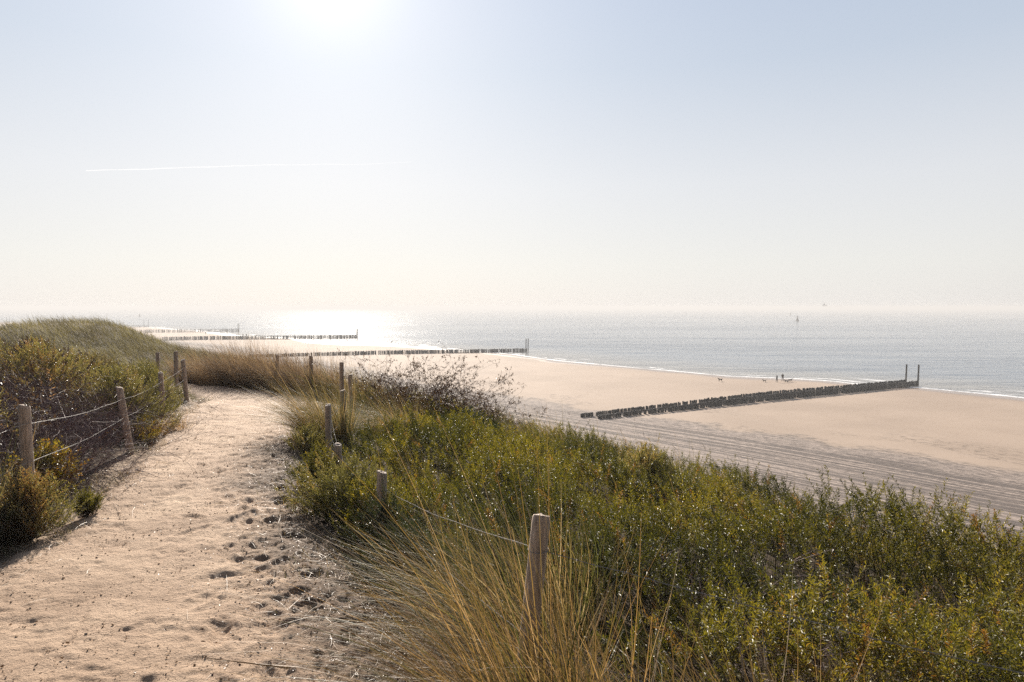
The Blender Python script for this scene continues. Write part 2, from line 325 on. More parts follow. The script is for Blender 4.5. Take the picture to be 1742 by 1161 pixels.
    bp = nd(n, 'ShaderNodeBump', i_Strength=1.0, i_Distance=0.35); l.new(hgt, bp.inputs['Height']); l.new(bp.outputs[0], p.inputs['Normal'])
    l.new(p.outputs[0], o.inputs[0]); return m
M_beach = beach_mat()
def sea_mat():
    m, n, l = mat('sea_water'); o = nd(n, 'ShaderNodeOutputMaterial'); p = nd(n, 'ShaderNodeBsdfPrincipled', i_Roughness=0.16, i_IOR=1.33)
    t = nd(n, 'ShaderNodeTexCoord'); sh = nd(n, 'ShaderNodeAttribute', attribute_name='shore'); al = nd(n, 'ShaderNodeAttribute', attribute_name='along')
    def noise(sc_, det, ro, stretch=(1, 1, 1), rot=0.0, vec=None):
        mp = nd(n, 'ShaderNodeMapping'); mp.inputs['Scale'].default_value = stretch; mp.inputs['Rotation'].default_value = (0, 0, rot); l.new(vec or t.outputs['Object'], mp.inputs[0])
        q = nd(n, 'ShaderNodeTexNoise', i_Scale=sc_, i_Detail=det, i_Roughness=ro); l.new(mp.outputs[0], q.inputs['Vector']); return q.outputs['Fac']
    def mth(op, a, b):
        q = nd(n, 'ShaderNodeMath', operation=op)
        for i, s in enumerate((a, b)):
            if isinstance(s, (int, float)): q.inputs[i].default_value = s
            else: l.new(s, q.inputs[i])
        return q.outputs[0]
    def rp(sock, a, b, va=0.0, vb=1.0):
        q = nd(n, 'ShaderNodeMapRange'); q.inputs['From Min'].default_value = a; q.inputs['From Max'].default_value = b
        q.inputs['To Min'].default_value = va; q.inputs['To Max'].default_value = vb; q.interpolation_type = 'SMOOTHSTEP'; l.new(sock, q.inputs['Value']); return q.outputs[0]
    w1 = noise(0.22, 5.0, 0.62, (0.45, 1.0, 1), 0.5); w2 = noise(0.035, 3.0, 0.5, (0.4, 1.0, 1), 0.4); w3 = noise(1.1, 4.0, 0.6, (0.6, 1, 1), 0.3)
    patch = rp(noise(0.012, 4.0, 0.6, (0.35, 1.0, 1), 0.15), 0.35, 0.65, 0.55, 1.35)
    hgt = mth('MULTIPLY', mth('ADD', mth('MULTIPLY', w1, 1.0), mth('ADD', mth('MULTIPLY', w2, 2.2), mth('MULTIPLY', w3, 0.22))), patch)
    # seaward calm patches make long streaks
    bp = nd(n, 'ShaderNodeBump', i_Strength=1.0, i_Distance=0.76); l.new(hgt, bp.inputs['Height']); l.new(bp.outputs[0], p.inputs['Normal'])
    cv = nd(n, 'ShaderNodeCombineXYZ'); l.new(sh.outputs['Fac'], cv.inputs[0]); l.new(al.outputs['Fac'], cv.inputs[1])
    sw = mth('MULTIPLY', mth('SUBTRACT', noise(0.10, 4.0, 0.6), 0.5), 5.0)
    d = mth('ADD', mth('MULTIPLY', sh.outputs['Fac'], -1.0), sw)      # metres out to sea
    fr = noise(0.8, 6.0, 0.75, (1, 0.35, 1), 0, cv.outputs[0])
    f1 = mth('MULTIPLY', rp(d, 2.6, 0.6), rp(fr, 0.30, 0.50))
    f2 = mth('MULTIPLY', mth('MULTIPLY', rp(d, 3.6, 4.6), rp(d, 6.4, 5.2)), rp(noise(0.25, 5.0, 0.7, (1, 0.25, 1), 0, cv.outputs[0]), 0.50, 0.60))
    f3 = mth('MULTIPLY', mth('MULTIPLY', rp(d, 9.0, 10.5), rp(d, 13.0, 11.5)), rp(noise(0.2, 5.0, 0.7, (1, 0.25, 1), 0, cv.outputs[0]), 0.54, 0.64))
    foam = mth('MINIMUM', mth('ADD', f1, mth('ADD', f2, mth('MULTIPLY', f3, 0.7))), 1.0)
    shal = rp(d, 45.0, 0.0)
    c0 = nd(n, 'ShaderNodeMix', data_type='RGBA'); l.new(shal, c0.inputs['Factor']); c0.inputs['A'].default_value = (0.10, 0.135, 0.175, 1); c0.inputs['B'].default_value = (0.20, 0.19, 0.17, 1)
    c1 = nd(n, 'ShaderNodeMix', data_type='RGBA'); l.new(foam, c1.inputs['Factor']); l.new(c0.outputs['Result'], c1.inputs['A']); c1.inputs['B'].default_value = (0.8, 0.8, 0.8, 1)
    l.new(c1.outputs['Result'], p.inputs['Base Color']); l.new(rp(foam, 0, 1, 0.12, 0.8), p.inputs['Roughness'])
    l.new(p.outputs[0], o.inputs[0]); return m
M_sea = sea_mat()

# ------------------------------------------------------------------ ground
def polar(a0, a1, na, r0, r1, nr):
    th = np.radians(np.linspace(a0, a1, na)); r = np.exp(np.linspace(math.log(r0), math.log(r1), nr))
    T, R = np.meshgrid(th, r)
    return (R*np.sin(T)).ravel(), (R*np.cos(T)).ravel(), gridf(nr, na)
def gridf(nr, na):
    i = np.arange(nr*na).reshape(nr, na)
    return np.stack([i[:-1, :-1], i[:-1, 1:], i[1:, 1:], i[1:, :-1]], -1).reshape(-1, 4)[:, ::-1]

def path_inside(x, y):      # >0 inside the trodden path
    R = -sdist(x, y, RF); L = sdist(x, y, LF)
    return np.minimum(R, L)
# dune mesh
x, y, f = polar(-100, 100, 520, 0.35, 420, 620)
z = H(x, y)
R = sdist(x, y, RF); L = -sdist(x, y, LF); pin = np.minimum(-R, -L)
near = sm(26, 18, y)
z = z - 0.07*sm(-0.1, 0.25, pin)*(y < 19.5)
z = np.maximum(z, beach_z(x, y)-1.2)
sandm = np.clip(sm(-0.12, 0.2, pin+0.3*fbm(x/0.4, y/0.4, 3, 23))*near + 0.55*sm(0.12, 0.3, fbm(x/2.2, y/2.2, 4, 21))*sm(16, 24, y) + sm(-12.5, -14.2, z), 0, 1)
dune = mesh_from('dune_ground', np.stack([x, y, z], 1), f, [M_dune], {'sand': ('POINT', sandm)}, smooth=True)
tag(dune, 'dark vegetated sandy soil of the dune', kind='structure')
# path: finer sheet on top
ys = np.exp(np.linspace(math.log(1.0), math.log(19.3), 760)); xs = np.linspace(-12.5, 1.7, 900)
X, Y = np.meshgrid(xs, ys); sh = X.shape
# squeeze columns towards the camera so that near sand is finer
cx = np.interp(ys, [1, 4, 8, 12, 16, 19.3], [-1.6, -2.4, -3.7, -4.9, -7.3, -8.0])[:, None]
hw = np.interp(ys, [1, 3, 6, 12, 15, 19.3], [3.2, 3.0, 2.6, 2.6, 4.6, 5.0])[:, None]
X = cx + (X-(-5.4))/7.1*hw
x = X.ravel(); y = Y.ravel()
R = sdist(x, y, RF); L = -sdist(x, y, LF); pin = np.minimum(-R, -L)
z = H(x, y) + 0.012
edge = sm(-0.02, 0.45, pin + 0.22*fbm(x/0.5, y/0.5, 3, 31))
z = z - 0.12*(1-edge)
verge = np.clip(sm(1.55, 0.45, -R + 0.5*fbm(x*1.1, y*1.1, 3, 33))*sm(15.5, 12.5, y) + 0.7*sm(0.55, 0.1, pin), 0, 1)
z += 0.026*fbm(x/0.9, y/0.9, 3, 41)
z += (0.010+0.022*verge)*fbm(x/0.16, y/0.11, 4, 43) + (0.006+0.010*verge)*fbm(x/0.06, y/0.045, 3, 44)
n1 = fbm(x/0.30+fbm(x, y, 2, 2)*1.0, y/0.13, 3, 47)
z += -0.016*sm(0.16, 0.42, n1)*(0.55+0.9*verge)
z += -0.014*sm(0.15, 0.35, fbm(x/0.12, y/0.06, 3, 49))*(0.5+0.5*verge)*sm(-0.2, 0.2, fbm(x/0.7, y/0.7, 2, 50))
# footprints: shallow, with pushed-up rims
zz = z.reshape(sh)
fpx = []
for k in range(420):
    if k < 250:
        yy = rng.uniform(2.8, 11) ; rf = np.interp(yy, [2.95, 5.65, 7.5, 9.05, 10.6, 12.4], [0.13, -1.1, -1.93, -2.45, -2.66, -2.97]); xx = rf - abs(rng.normal(0.75, 0.42)); dep = rng.uniform(0.015, 0.038)
    else:
        yy = rng.uniform(2.8, 16); xx = np.interp(yy, [2.8, 8, 12, 16], [-2.2, -3.6, -4.6, -6]) + rng.normal(0, 0.9); dep = rng.uniform(0.004, 0.010)
    ang = rng.normal(0.25, 0.5); dep *= 0.55; a, b = rng.uniform(0.10, 0.15), rng.uniform(0.045, 0.065)
    j0, j1 = np.searchsorted(ys, [yy-0.35, yy+0.35])
    if j1 <= j0: continue
    dx = X[j0:j1]-xx; dy = Y[j0:j1]-yy
    u = (dx*math.sin(-ang)+dy*math.cos(ang))/a; v = (dx*math.cos(ang)+dy*math.sin(ang))/b
    q = u*u+v*v
    zz[j0:j1] += -dep*np.exp(-q**1.6) + dep*0.35*np.exp(-((np.sqrt(q)-1.35)/0.32)**2)
# wheel lines along the path
z = zz.ravel()
cen = np.interp(y, [1, 4, 8, 12, 16], [-1.9, -2.6, -3.7, -4.75, -6.6])
for off, wd, dp in ((-0.35, 0.03, 0.010), (0.42, 0.025, 0.008), (-0.75, 0.028, 0.007), (0.1, 0.02, 0.007)):
    z = z - dp*np.exp(-((x-cen-off-0.18*np.sin(y*0.7+off*9))/wd)**2)*sm(-0.15, 0.1, fbm(x*0.1+off, y/2.5, 2, 61))
pathm = mesh_from('path', np.stack([x, y, z], 1), gridf(*sh)[:, ::-1], [M_path], {'litter': ('POINT', verge)}, smooth=True)
tag(pathm, 'trodden pale sand path with footprints', kind='structure')

# beach and sea
WR = [(150,-30),(85,35),(62,57),(51.6,69),(39,85),(29,96),(8,118),(-16.6,147),(-50,200),(-115,290),(-250,425),(-700,800)]   # wrack line, seaward on the right
def along(x, y): return x*-0.78 + y*0.63
x, y, f = polar(-75, 75, 620, 14, 1500, 520)
xb, yb = x, y
b = beach_z(x, y)
D = sdist(x, y, CREST)
m = D > 0
S = S_shore(x, y); ac = -sdist(x, y, WR)
bump = 0.07*np.clip(fbm(ac/0.9, along(x, y)/40, 3, 71), -0.5, 0.5)*sm(2, 8, ac)*sm(200, 60, np.hypot(x, y))
b = b + bump + 0.9*sm(6, 30, ac)
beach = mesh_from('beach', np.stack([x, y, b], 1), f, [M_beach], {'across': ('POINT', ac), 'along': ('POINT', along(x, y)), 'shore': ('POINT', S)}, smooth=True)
tag(beach, 'wide flat sand beach below the dune', kind='structure')
x, y, f = polar(-80, 80, 620, 60, 30000, 560)
S = S_shore(x, y)
sea = mesh_from('sea', np.stack([x, y, np.full_like(x, SEA)], 1), f, [M_sea], {'shore': ('POINT', S), 'along': ('POINT', along(x, y))}, smooth=True)
tag(sea, 'calm blue-grey sea with sun glitter', kind='structure')

# ------------------------------------------------------------------ plant builders (all real geometry, numpy)
def unit(v): return v/np.maximum(np.linalg.norm(v, axis=-1, keepdims=True), 1e-9)
class Soup:
    def __init__(s): s.V = []; s.F = []; s.T = []; s.M = []; s.n = 0
    def add(s, V, Fq, T, mi=0):
        s.V.append(V.reshape(-1, 3)); s.F.append(Fq.reshape(-1, 4)+s.n); s.n += s.V[-1].shape[0]
        s.T.append(T.ravel()); s.M.append(np.full(T.size, mi))
    def build(s, name, mats, parent=None, loc=None):
        V = np.concatenate(s.V)
        if loc is not None: V = V-np.asarray(loc)
        o = mesh_from(name, V, np.concatenate(s.F), mats, {'tint': ('FACE', np.concatenate(s.T))}, np.concatenate(s.M), parent=parent)
        if loc is not None: o.location = [float(c) for c in loc]
        return o
def ribbons(S, P, D0, B, Ln, W, tint, segs=5, mi=0, tip=0.12):
    """grass blades: P base (n,3), D0 start direction, B bend (n,3), Ln length, W width"""
    n = len(P); s = np.linspace(0, 1, segs+1)[None, :, None]
    C = P[:, None] + Ln[:, None, None]*(D0[:, None]*s + B[:, None]*s*s)
    tang = unit(D0[:, None] + 2*B[:, None]*s)
    ref = (rng.normal(0, 0.4, (n, 3)) + np.array([0, 0, 1.0]))[:, None]
    side = unit(np.cross(tang, np.broadcast_to(ref, tang.shape)))
    wd = W[:, None, None]*(1-(1-tip)*s**1.6)*0.5
    V = np.stack([C-side*wd, C+side*wd], 2)                # n, segs+1, 2, 3
    i = np.arange(n*(segs+1)*2).reshape(n, segs+1, 2)
    Fq = np.stack([i[:, :-1, 0], i[:, :-1, 1], i[:, 1:, 1], i[:, 1:, 0]], -1)
    S.add(V, Fq, np.repeat(tint[:, None], segs, 1), mi)
    return C
def tubes(S, P, D0, B, Ln, Rr, tint, segs=4, mi=0, tip=0.3):
    n = len(P); s = np.linspace(0, 1, segs+1)[None, :, None]
    C = P[:, None] + Ln[:, None, None]*(D0[:, None]*s + B[:, None]*s*s)
    tang = unit(D0[:, None] + 2*B[:, None]*s)
    ref = np.where(np.abs(tang[..., 2:3]) > 0.9, np.array([1.0, 0, 0]), np.array([0, 0, 1.0]))
    u = unit(np.cross(tang, ref)); v = np.cross(tang, u)
    rr = Rr[:, None, None]*(1-(1-tip)*s)
    ring = [C + rr*(u*math.cos(k*2.0944)+v*math.sin(k*2.0944)) for k in range(3)]
    V = np.stack(ring, 2); i = np.arange(n*(segs+1)*3).reshape(n, segs+1, 3); q = []
    for k in range(3):
        k2 = (k+1) % 3; q.append(np.stack([i[:, :-1, k], i[:, :-1, k2], i[:, 1:, k2], i[:, 1:, k]], -1))
    Fq = np.stack(q, 2)
    S.add(V, Fq, np.repeat(tint[:, None], segs*3, 1), mi)
    return C
def leaves(S, P, D, Ln, W, tint, mi=0):
    n = len(P); r = rng.normal(0, 0.45, (n, 3)) + np.array([0, 0, 1.0]); side = unit(np.cross(D, r)); up = np.cross(side, D)
    mid = P + D*(Ln*0.45)[:, None] + up*(Ln*0.06)[:, None]
    V = np.stack([P, mid-side*W[:, None]*0.5, P+D*Ln[:, None]-up*(Ln*0.08)[:, None], mid+side*W[:, None]*0.5], 1)
    i = np.arange(n*4).reshape(n, 4); S.add(V, i, tint, mi)
def shoots(S, P, D, B, Ln, m, lL, lW, tint, mi=0, ms=1, r=0.0022, spread=0.9):
    """leafy shoots; tint is per shoot"""
    n = len(P)
    tubes(S, P, D, B, Ln, np.full(n, r), np.full(n, 0.3)+0.2*rng.random(n), 2, ms)
    t = (np.arange(m)[None]+rng.random((n, m)))/m; t = 0.12+0.88*t
    C = P[:, None] + Ln[:, None, None]*(D[:, None]*t[..., None] + B[:, None]*(t*t)[..., None])
    tg = unit(D[:, None] + 2*B[:, None]*t[..., None])
    a = np.arange(m)[None]*2.4 + rng.uniform(0, 6.28, (n, 1)) + rng.normal(0, 0.3, (n, m))
    ref = np.array([0.3, 0.2, 1.0]); u = unit(np.cross(tg, ref+np.zeros_like(tg)) + 1e-4); v = np.cross(tg, u)
    rad = u*np.cos(a)[..., None]+v*np.sin(a)[..., None]
    k = (spread*(1.25-0.75*t))[..., None]
    dl = unit(tg*0.75 + rad*k + rng.normal(0, 0.15, (n, m, 3)))
    L = lL*(0.6+0.6*rng.random((n, m)))*(1.1-0.45*t)
    T = np.clip(tint[:, None]+rng.normal(0, 0.10, (n, m)), 0, 1)
    leaves(S, C.reshape(-1, 3), dl.reshape(-1, 3), L.ravel(), (L*lW).ravel(), T.ravel(), mi)
WIND = np.array([-0.75, 0.10, 0.0])

def scatter(x0, x1, y0, y1, dens, keep):
    n = int((x1-x0)*(y1-y0)*dens); x = rng.uniform(x0, x1, n); y = rng.uniform(y0, y1, n)
    k = keep(x, y); return x[k], y[k]
# --- right-hand thicket
def thicket_region(x, y):
    R = sdist(x, y, RF); D = sdist(x, y, CREST)
    return R, D
def canopy(x, y):
    c = 0.54 + 0.85*fbm(x/1.25, y/1.25, 3, 101) + 0.30*fbm(x/0.28, y/0.28, 2, 103)
    R = sdist(x, y, RF)
    return np.clip(c, 0.12, 1.1)*(1-0.30*sm(5.5, 10, y))*(0.62+0.38*sm(0.0, 1.3, R))
def thicket(name, x0, x1, y0, y1, keep, dens_near, cano, mats, label, m=56, lL=0.040, lW=0.30, tb=0.45, far=14, group=None, sp=1.15):
    S = Soup()
    def kp(x, y):
        k = keep(x, y); d = np.hypot(x, y)
        return k & (rng.random(len(x)) < np.clip(1.25-0.06*d, 0.35, 1))
    x, y = scatter(x0, x1, y0, y1, dens_near, kp)
    g = H(x, y); c = cano(x, y); n = len(x)
    ln = np.clip(rng.normal(0.36, 0.08, n), 0.18, 0.6)
    D = unit(np.stack([rng.normal(-0.12, 0.45, n), rng.normal(-0.1, 0.45, n), np.full(n, 0.9)], 1))
    B = rng.normal(0, 0.16, (n, 3)) + np.array([-0.06, 0, 0])
    zt = g + c*(1-0.5*rng.random(n)**2.2)
    P = np.stack([x, y, zt-ln*0.95], 1) - D*np.array([1, 1, 0])*ln[:, None]*0.5
    T = np.clip(tb + 0.95*fbm(x/1.6, y/1.6, 4, 111) + 0.12*rng.normal(size=n), 0, 0.88)
    T = np.where(rng.random(n) < 0.03, 1.0, T)
    dd = np.hypot(x, y)
    for lo, hi, mm, k in ((0, 5, m, 1.0), (5, 9, int(m*0.8), 1.15), (9, 100, int(m*0.62), 1.4)):
        q = (dd >= lo) & (dd < hi)
        if q.any(): shoots(S, P[q], D[q], B[q], ln[q], mm, lL*k, lW, T[q], spread=sp)
    # woody stems below
    q = rng.random(n) < 0.35
    ns = q.sum(); Pb = np.stack([x[q], y[q], g[q]-0.03], 1) + rng.normal(0, 0.05, (ns, 3))*np.array([1, 1, 0])
    Dv = P[q]-Pb; Lb = np.linalg.norm(Dv, axis=1)
    tubes(S, Pb, Dv/Lb[:, None], rng.normal(0, 0.08, (ns, 3)), Lb, np.full(ns, 0.0035), np.full(ns, 0.25), 2, 1, 0.6)
    o = S.build(name, mats); tag(o, label, 'thicket', group, 'stuff'); return o, S.n
def keepR(x, y):
    R = sdist(x, y, RF); D = sdist(x, y, CREST)
    thin = sm(0.0, 0.5, R + 0.35*fbm(x/0.7, y/0.7, 2, 121)); fr = sm(1.9, 0.6, D + 0.8*fbm(x/1.5, y/1.5, 2, 123))
    gold = np.exp(-(((x-0.75)/0.85)**2+((y-2.55)/0.55)**2)*1.2)                    # golden grass takes this corner
    hol = np.exp(-(((x-1.65)/0.42)**2+((y-4.35)/0.42)**2))
    return (rng.random(len(x)) < thin*fr*(1-0.9*gold)*(1-0.85*hol)) & (y < 19) & ((y > 3.4) | (x > 1.0)) & (np.hypot(x, y) > 2.05)
print('thicket', thicket('buckthorn_thicket', -4.5, 10, 1.0, 19, keepR, 185, canopy, [M_leaf, M_stem], 'low glossy green buckthorn thicket covering the dune crest right of the fence', tb=0.34)[1])

def shrub(name, c, r, h, n, leafm, label, cat='shrub', group=None, m=40, lL=0.04, lW=0.3, tb=0.5, lean=(0, 0), squash=1.0, hollow=0.0, twign=0, seed=None):
    """one bush: domed crown of leafy shoots on stems that meet at its foot"""
    gz = float(H(c[0], c[1])); base = np.array([c[0], c[1], gz])
    S = Soup(); n = int(n)
    a = rng.uniform(0, 6.283, n); rr = r*np.sqrt(rng.random(n)); ph = rng.random(n)
    lob = 1+0.25*np.sin(a*3+c[0]*5)+0.15*np.sin(a*5+c[1]*3)
    px = c[0]+rr*np.cos(a)*lob + lean[0]*h; py = c[1]+rr*np.sin(a)*lob*squash + lean[1]*h
    dome = np.sqrt(np.clip(1-(rr/r)**2, 0.05, 1))
    hz = h*dome*(1+0.35*fbm(px/0.35, py/0.35, 2, int(abs(c[0]*31))))*(1-0.6*ph**2.0)
    g = H(px, py)
    out_ = np.stack([np.cos(a)*rr/r, np.sin(a)*rr/r, np.full(n, 0.9)], 1)
    D = unit(out_ + rng.normal(0, 0.25, (n, 3))); ln = np.clip(rng.normal(0.27, 0.06, n), 0.12, 0.45)*min(1, h/0.5+0.2)
    tipz = np.maximum(g+hz, g+0.05)
    P = np.stack([px, py, tipz], 1)-D*ln[:, None]
    P[:, 2] = np.maximum(P[:, 2], g+0.0)
    T = np.clip(tb+0.6*fbm(px/0.4, py/0.4, 2, 9)+0.12*rng.normal(size=n), 0, 1)
    B = rng.normal(0, 0.15, (n, 3))
    shoots(S, P, D, B, ln, m, lL, lW, T)
    q = rng.random(n) < 0.3; ns = q.sum()
    Pb = base+rng.normal(0, 0.10*r, (ns, 3))*np.array([1, 1, 0]); Pb[:, 2] = H(Pb[:, 0], Pb[:, 1])-0.03
    Dv = P[q]-Pb; Lb = np.linalg.norm(Dv, axis=1)
    tubes(S, Pb, Dv/Lb[:, None], rng.normal(0, 0.10, (ns, 3)), Lb, np.full(ns, 0.004), np.full(ns, 0.35), 3, 1, 0.5)
    if twign:
        t = rng.integers(0, n, twign); tubes(S, P[t], unit(D[t]+rng.normal(0, 0.5, (twign, 3))), rng.normal(0, 0.2, (twign, 3)), rng.uniform(0.2, 0.5, twign), np.full(twign, 0.002), rng.random(twign), 3, 1)
    o = S.build(name, [leafm, M_stem], loc=base); tag(o, label, cat, group); return o

def tussock(name, c, r, n, ln, matl, label, group=None, lean=WIND, up=1.0, sp=0.45, wd=0.004, tb=0.5, bend=0.55, heads=0, zoff=0.0, cat='grass tussock', kind=None):
    gz = float(H(c[0], c[1])); base = np.array([c[0], c[1], gz]); S = Soup(); n = int(n)
    a = rng.uniform(0, 6.283, n); rr = r*np.sqrt(rng.random(n))
    px = c[0]+rr*np.cos(a); py = c[1]+rr*np.sin(a)
    P = np.stack([px, py, H(px, py)-0.02+zoff], 1)
    D = unit(np.stack([np.cos(a)*rr/r*sp, np.sin(a)*rr/r*sp, np.full(n, up)], 1)+rng.normal(0, 0.16, (n, 3)) + 0.25*lean)
    k = rng.random(n)
    B = lean*bend*(0.4+0.9*k)[:, None] + D*np.array([1, 1, 0])*0.35 + np.array([0, 0, -0.60])*(k**1.3)[:, None] + rng.normal(0, 0.11, (n, 3))
    L = ln*(0.45+0.65*rng.random(n)); T = np.clip(tb+0.30*rng.normal(size=n)+0.5*fbm(px/0.2, py/0.2, 2, 5), 0, 1)
    ribbons(S, P, D, B, L, wd*(0.5+1.2*rng.random(n)**2), T, 6)
    # short dead thatch at the foot
    m = n//7; j = rng.integers(0, n, m)
    ribbons(S, P[j], unit(rng.normal(0, 1, (m, 3))*np.array([1, 1, 0.5])+np.array([0, 0, 0.9])), rng.normal(0, 0.35, (m, 3))-np.array([0, 0, 0.3]), ln*0.4*(0.4+rng.random(m)), np.full(m, wd), np.clip(0.75+0.2*rng.normal(size=m), 0, 1), 3)
    if heads:
        j = rng.integers(0, n, heads); LL = L[j]*0.85
        C = tubes(S, P[j], D[j], B[j]*0.6, LL, np.full(heads, 0.0009), np.full(heads, 0.4), 5, 1)
        e0 = C[:, -2]; e1 = C[:, -1]; dv = e1-e0; Lh = np.linalg.norm(dv, axis=1)
        tubes(S, e0+dv*0.3, unit(dv), np.zeros((heads, 3)), Lh*1.1+0.04, np.full(heads, 0.0045), np.full(heads, 0.3), 4, 1, tip=0.15)
    o = S.build(name, [matl, M_straw], loc=base); tag(o, label, cat, group, kind); return o

def twigbush(name, c, r, h, n, label, leafn=0, leafm=None, lean=(0, 0), squash=1.0, group=None, sub=1.0, big=1.0):
    gz = float(H(c[0], c[1])); base = np.array([c[0], c[1], gz]); S = Soup()
    a = rng.uniform(0, 6.283, n); rr = r*np.sqrt(rng.random(n))
    bx = c[0]+rr*np.cos(a)*0.85; by = c[1]+rr*np.sin(a)*0.85*squash
    P = np.stack([bx, by, H(bx, by)-0.03], 1)
    D = unit(np.stack([np.cos(a)*rr/r*0.7+lean[0], np.sin(a)*rr/r*0.7+lean[1], np.full(n, 1.0)], 1)+rng.normal(0, 0.35, (n, 3)))
    B = rng.normal(0, 0.28, (n, 3))+np.array([0.05, -0.1, -0.3]); B[:, 2] = -np.abs(B[:, 2])
    L = h*(0.7+0.45*rng.random(n))
    C = tubes(S, P, D, B, L, np.full(n, 0.0036), np.clip(0.35+0.2*rng.normal(size=n), 0, 1), 5, 1)
    for lev, (mult, ls, rad) in enumerate(((5, 0.42, 0.0028), (9, 0.20, 0.0019))):
        k = n*mult; j = rng.integers(0, len(C), k); t = rng.integers(1, C.shape[1], k)
        p = C[j, t]; dd = unit(C[j, t]-C[j, t-1])
        d2 = unit(dd+rng.normal(0, 0.75, (k, 3))); d2[:, 2] = np.minimum(d2[:, 2], 0.6)
        C2 = tubes(S, p, d2, rng.normal(0, 0.22, (k, 3)), ls*sub*(0.5+rng.random(k)), np.full(k, rad), np.clip(0.5+0.28*rng.normal(size=k), 0, 1), 3, 1)
        if lev == 0: C = C2
    if leafn:
        j = rng.integers(0, len(C2), leafn); t = rng.integers(1, C2.shape[1], leafn)
        leaves(S, C2[j, t], unit(rng.normal(size=(leafn, 3))), big*rng.uniform(0.02, 0.035, leafn), big*rng.uniform(0.008, 0.014, leafn), rng.random(leafn), 0)
    o = S.build(name, [leafm or M_leafb, M_twig], loc=base); tag(o, label, 'shrub', group); return o

# right side individuals
shrub('shrub', (-1.50, 6.25), 0.55, 0.60, 480, M_leafp, 'bushy shrub of small glossy grey-green leaves spilling onto the right edge of the path', tb=0.42, lL=0.032, m=46)
shrub('shrub', (-2.70, 9.0), 0.32, 0.42, 170, M_leafp, 'small pale-leaved bush left of the square-topped fence post at the path edge', tb=0.5, lL=0.032)
shrub('shrub', (-1.0, 5.35), 0.40, 0.48, 260, M_leafd, 'dark green bush under the half-hidden fence post near the path verge', tb=0.5, lL=0.032)
shrub('shrub', (-0.75, 12.3), 0.72, 0.62, 420, M_leafd, 'dark round bush set in the green thicket near the dune crest', tb=0.3, lL=0.045)
shrub('shrub', (1.9, 9.6), 0.55, 0.7, 260, M_leafp, 'pale silvery bush standing proud on the dune crest in the middle of the thicket', tb=0.55, lL=0.05)
twigbush('bare_shrub', (-2.15, 14.4), 0.85, 1.42, 230, 'brown nearly leafless shrub beside the far fence posts, against the beach', 16000, M_leafb, lean=(0.05, 0), sub=0.6, big=1.35)
twigbush('bare_shrub', (-1.0, 14.2), 0.70, 1.12, 140, 'lower brown twiggy shrub right of the tall brown one at the crest', 9000, M_leafb, sub=0.6, big=1.35)

shrub('shrub', (-1.22, 5.75), 0.36, 0.48, 260, M_leaf, 'olive bush hiding the lower half of the fence post at the verge, left side', tb=0.4, lL=0.034)
shrub('shrub', (-0.75, 4.85), 0.34, 0.42, 230, M_leafd, 'dark bush at the verge just behind the arching marram', tb=0.4, lL=0.034)
shrub('shrub', (-2.05, 7.3), 0.35, 0.42, 220, M_leaf, 'green bush around the low square-cut post at the path edge', tb=0.45, lL=0.034)
twigbush('bare_shrub', (1.65, 4.4), 0.38, 0.34, 40, 'dead brown twiggy patch in a dark hollow of the thicket, right of the nearest post', 1200, M_leafb)
tussock('grass_tussock', (1.95, 3.95), 0.14, 220, 0.35, M_straw, 'pale flattened straw tuft in the thicket beside the dead twiggy patch', sp=0.9, wd=0.004, tb=0.8, bend=0.5)
# marram clumps at the bend
BG = 'marram clumps behind the path bend'
bend = [(-8.55, 18.6, 0.55, 0.85, 'leftmost marram clump behind the path bend, beside the far fence posts'),
        (-7.55, 18.0, 0.60, 1.00, 'mauve-brown marram clump, second from the left behind the path bend'),
        (-6.75, 17.6, 0.62, 1.22, 'tallest feathery marram clump behind the middle of the path bend'),
        (-5.95, 17.1, 0.55, 1.00, 'marram clump hiding a fence post right of the tallest clump'),
        (-5.25, 16.6, 0.52, 0.98, 'marram clump left of the dark fence post at the bend'),
        (-4.55, 16.0, 0.50, 0.98, 'marram clump with dark foot around the dark fence post at the bend')]
for i, (a, b_, r, l_, lb) in enumerate(bend):
    tussock('grass_tussock', (a, b_), r, 2600, l_*1.2, M_mauve, lb, BG, sp=0.35, wd=0.0056, tb=0.42, bend=0.22, up=1.4, heads=60)
tussock('grass_tussock', (-3.75, 15.9), 0.65, 1900, 1.05, M_grass, 'low pale green marram clump between the dark fence post and the brown shrub', sp=0.4, wd=0.006, tb=0.5, bend=0.4, heads=30)
tussock('grass_tussock', (-2.75, 10.1), 0.34, 2200, 1.10, M_grass, 'feathery olive marram clump at the path edge around the two farther fence posts', sp=0.4, wd=0.0045, tb=0.42, bend=0.45)
tussock('grass_tussock', (-2.0, 11.4), 0.5, 1300, 0.8, M_grass, 'flattened marram clump combed to the left above the thicket', sp=0.5, wd=0.0045, tb=0.45, bend=0.8)
tussock('grass_tussock', (0.5, 13.2), 0.6, 1300, 0.85, M_grass, 'green marram clump on the crest beside the round dark bush', sp=0.5, wd=0.006, tb=0.3, bend=0.5)
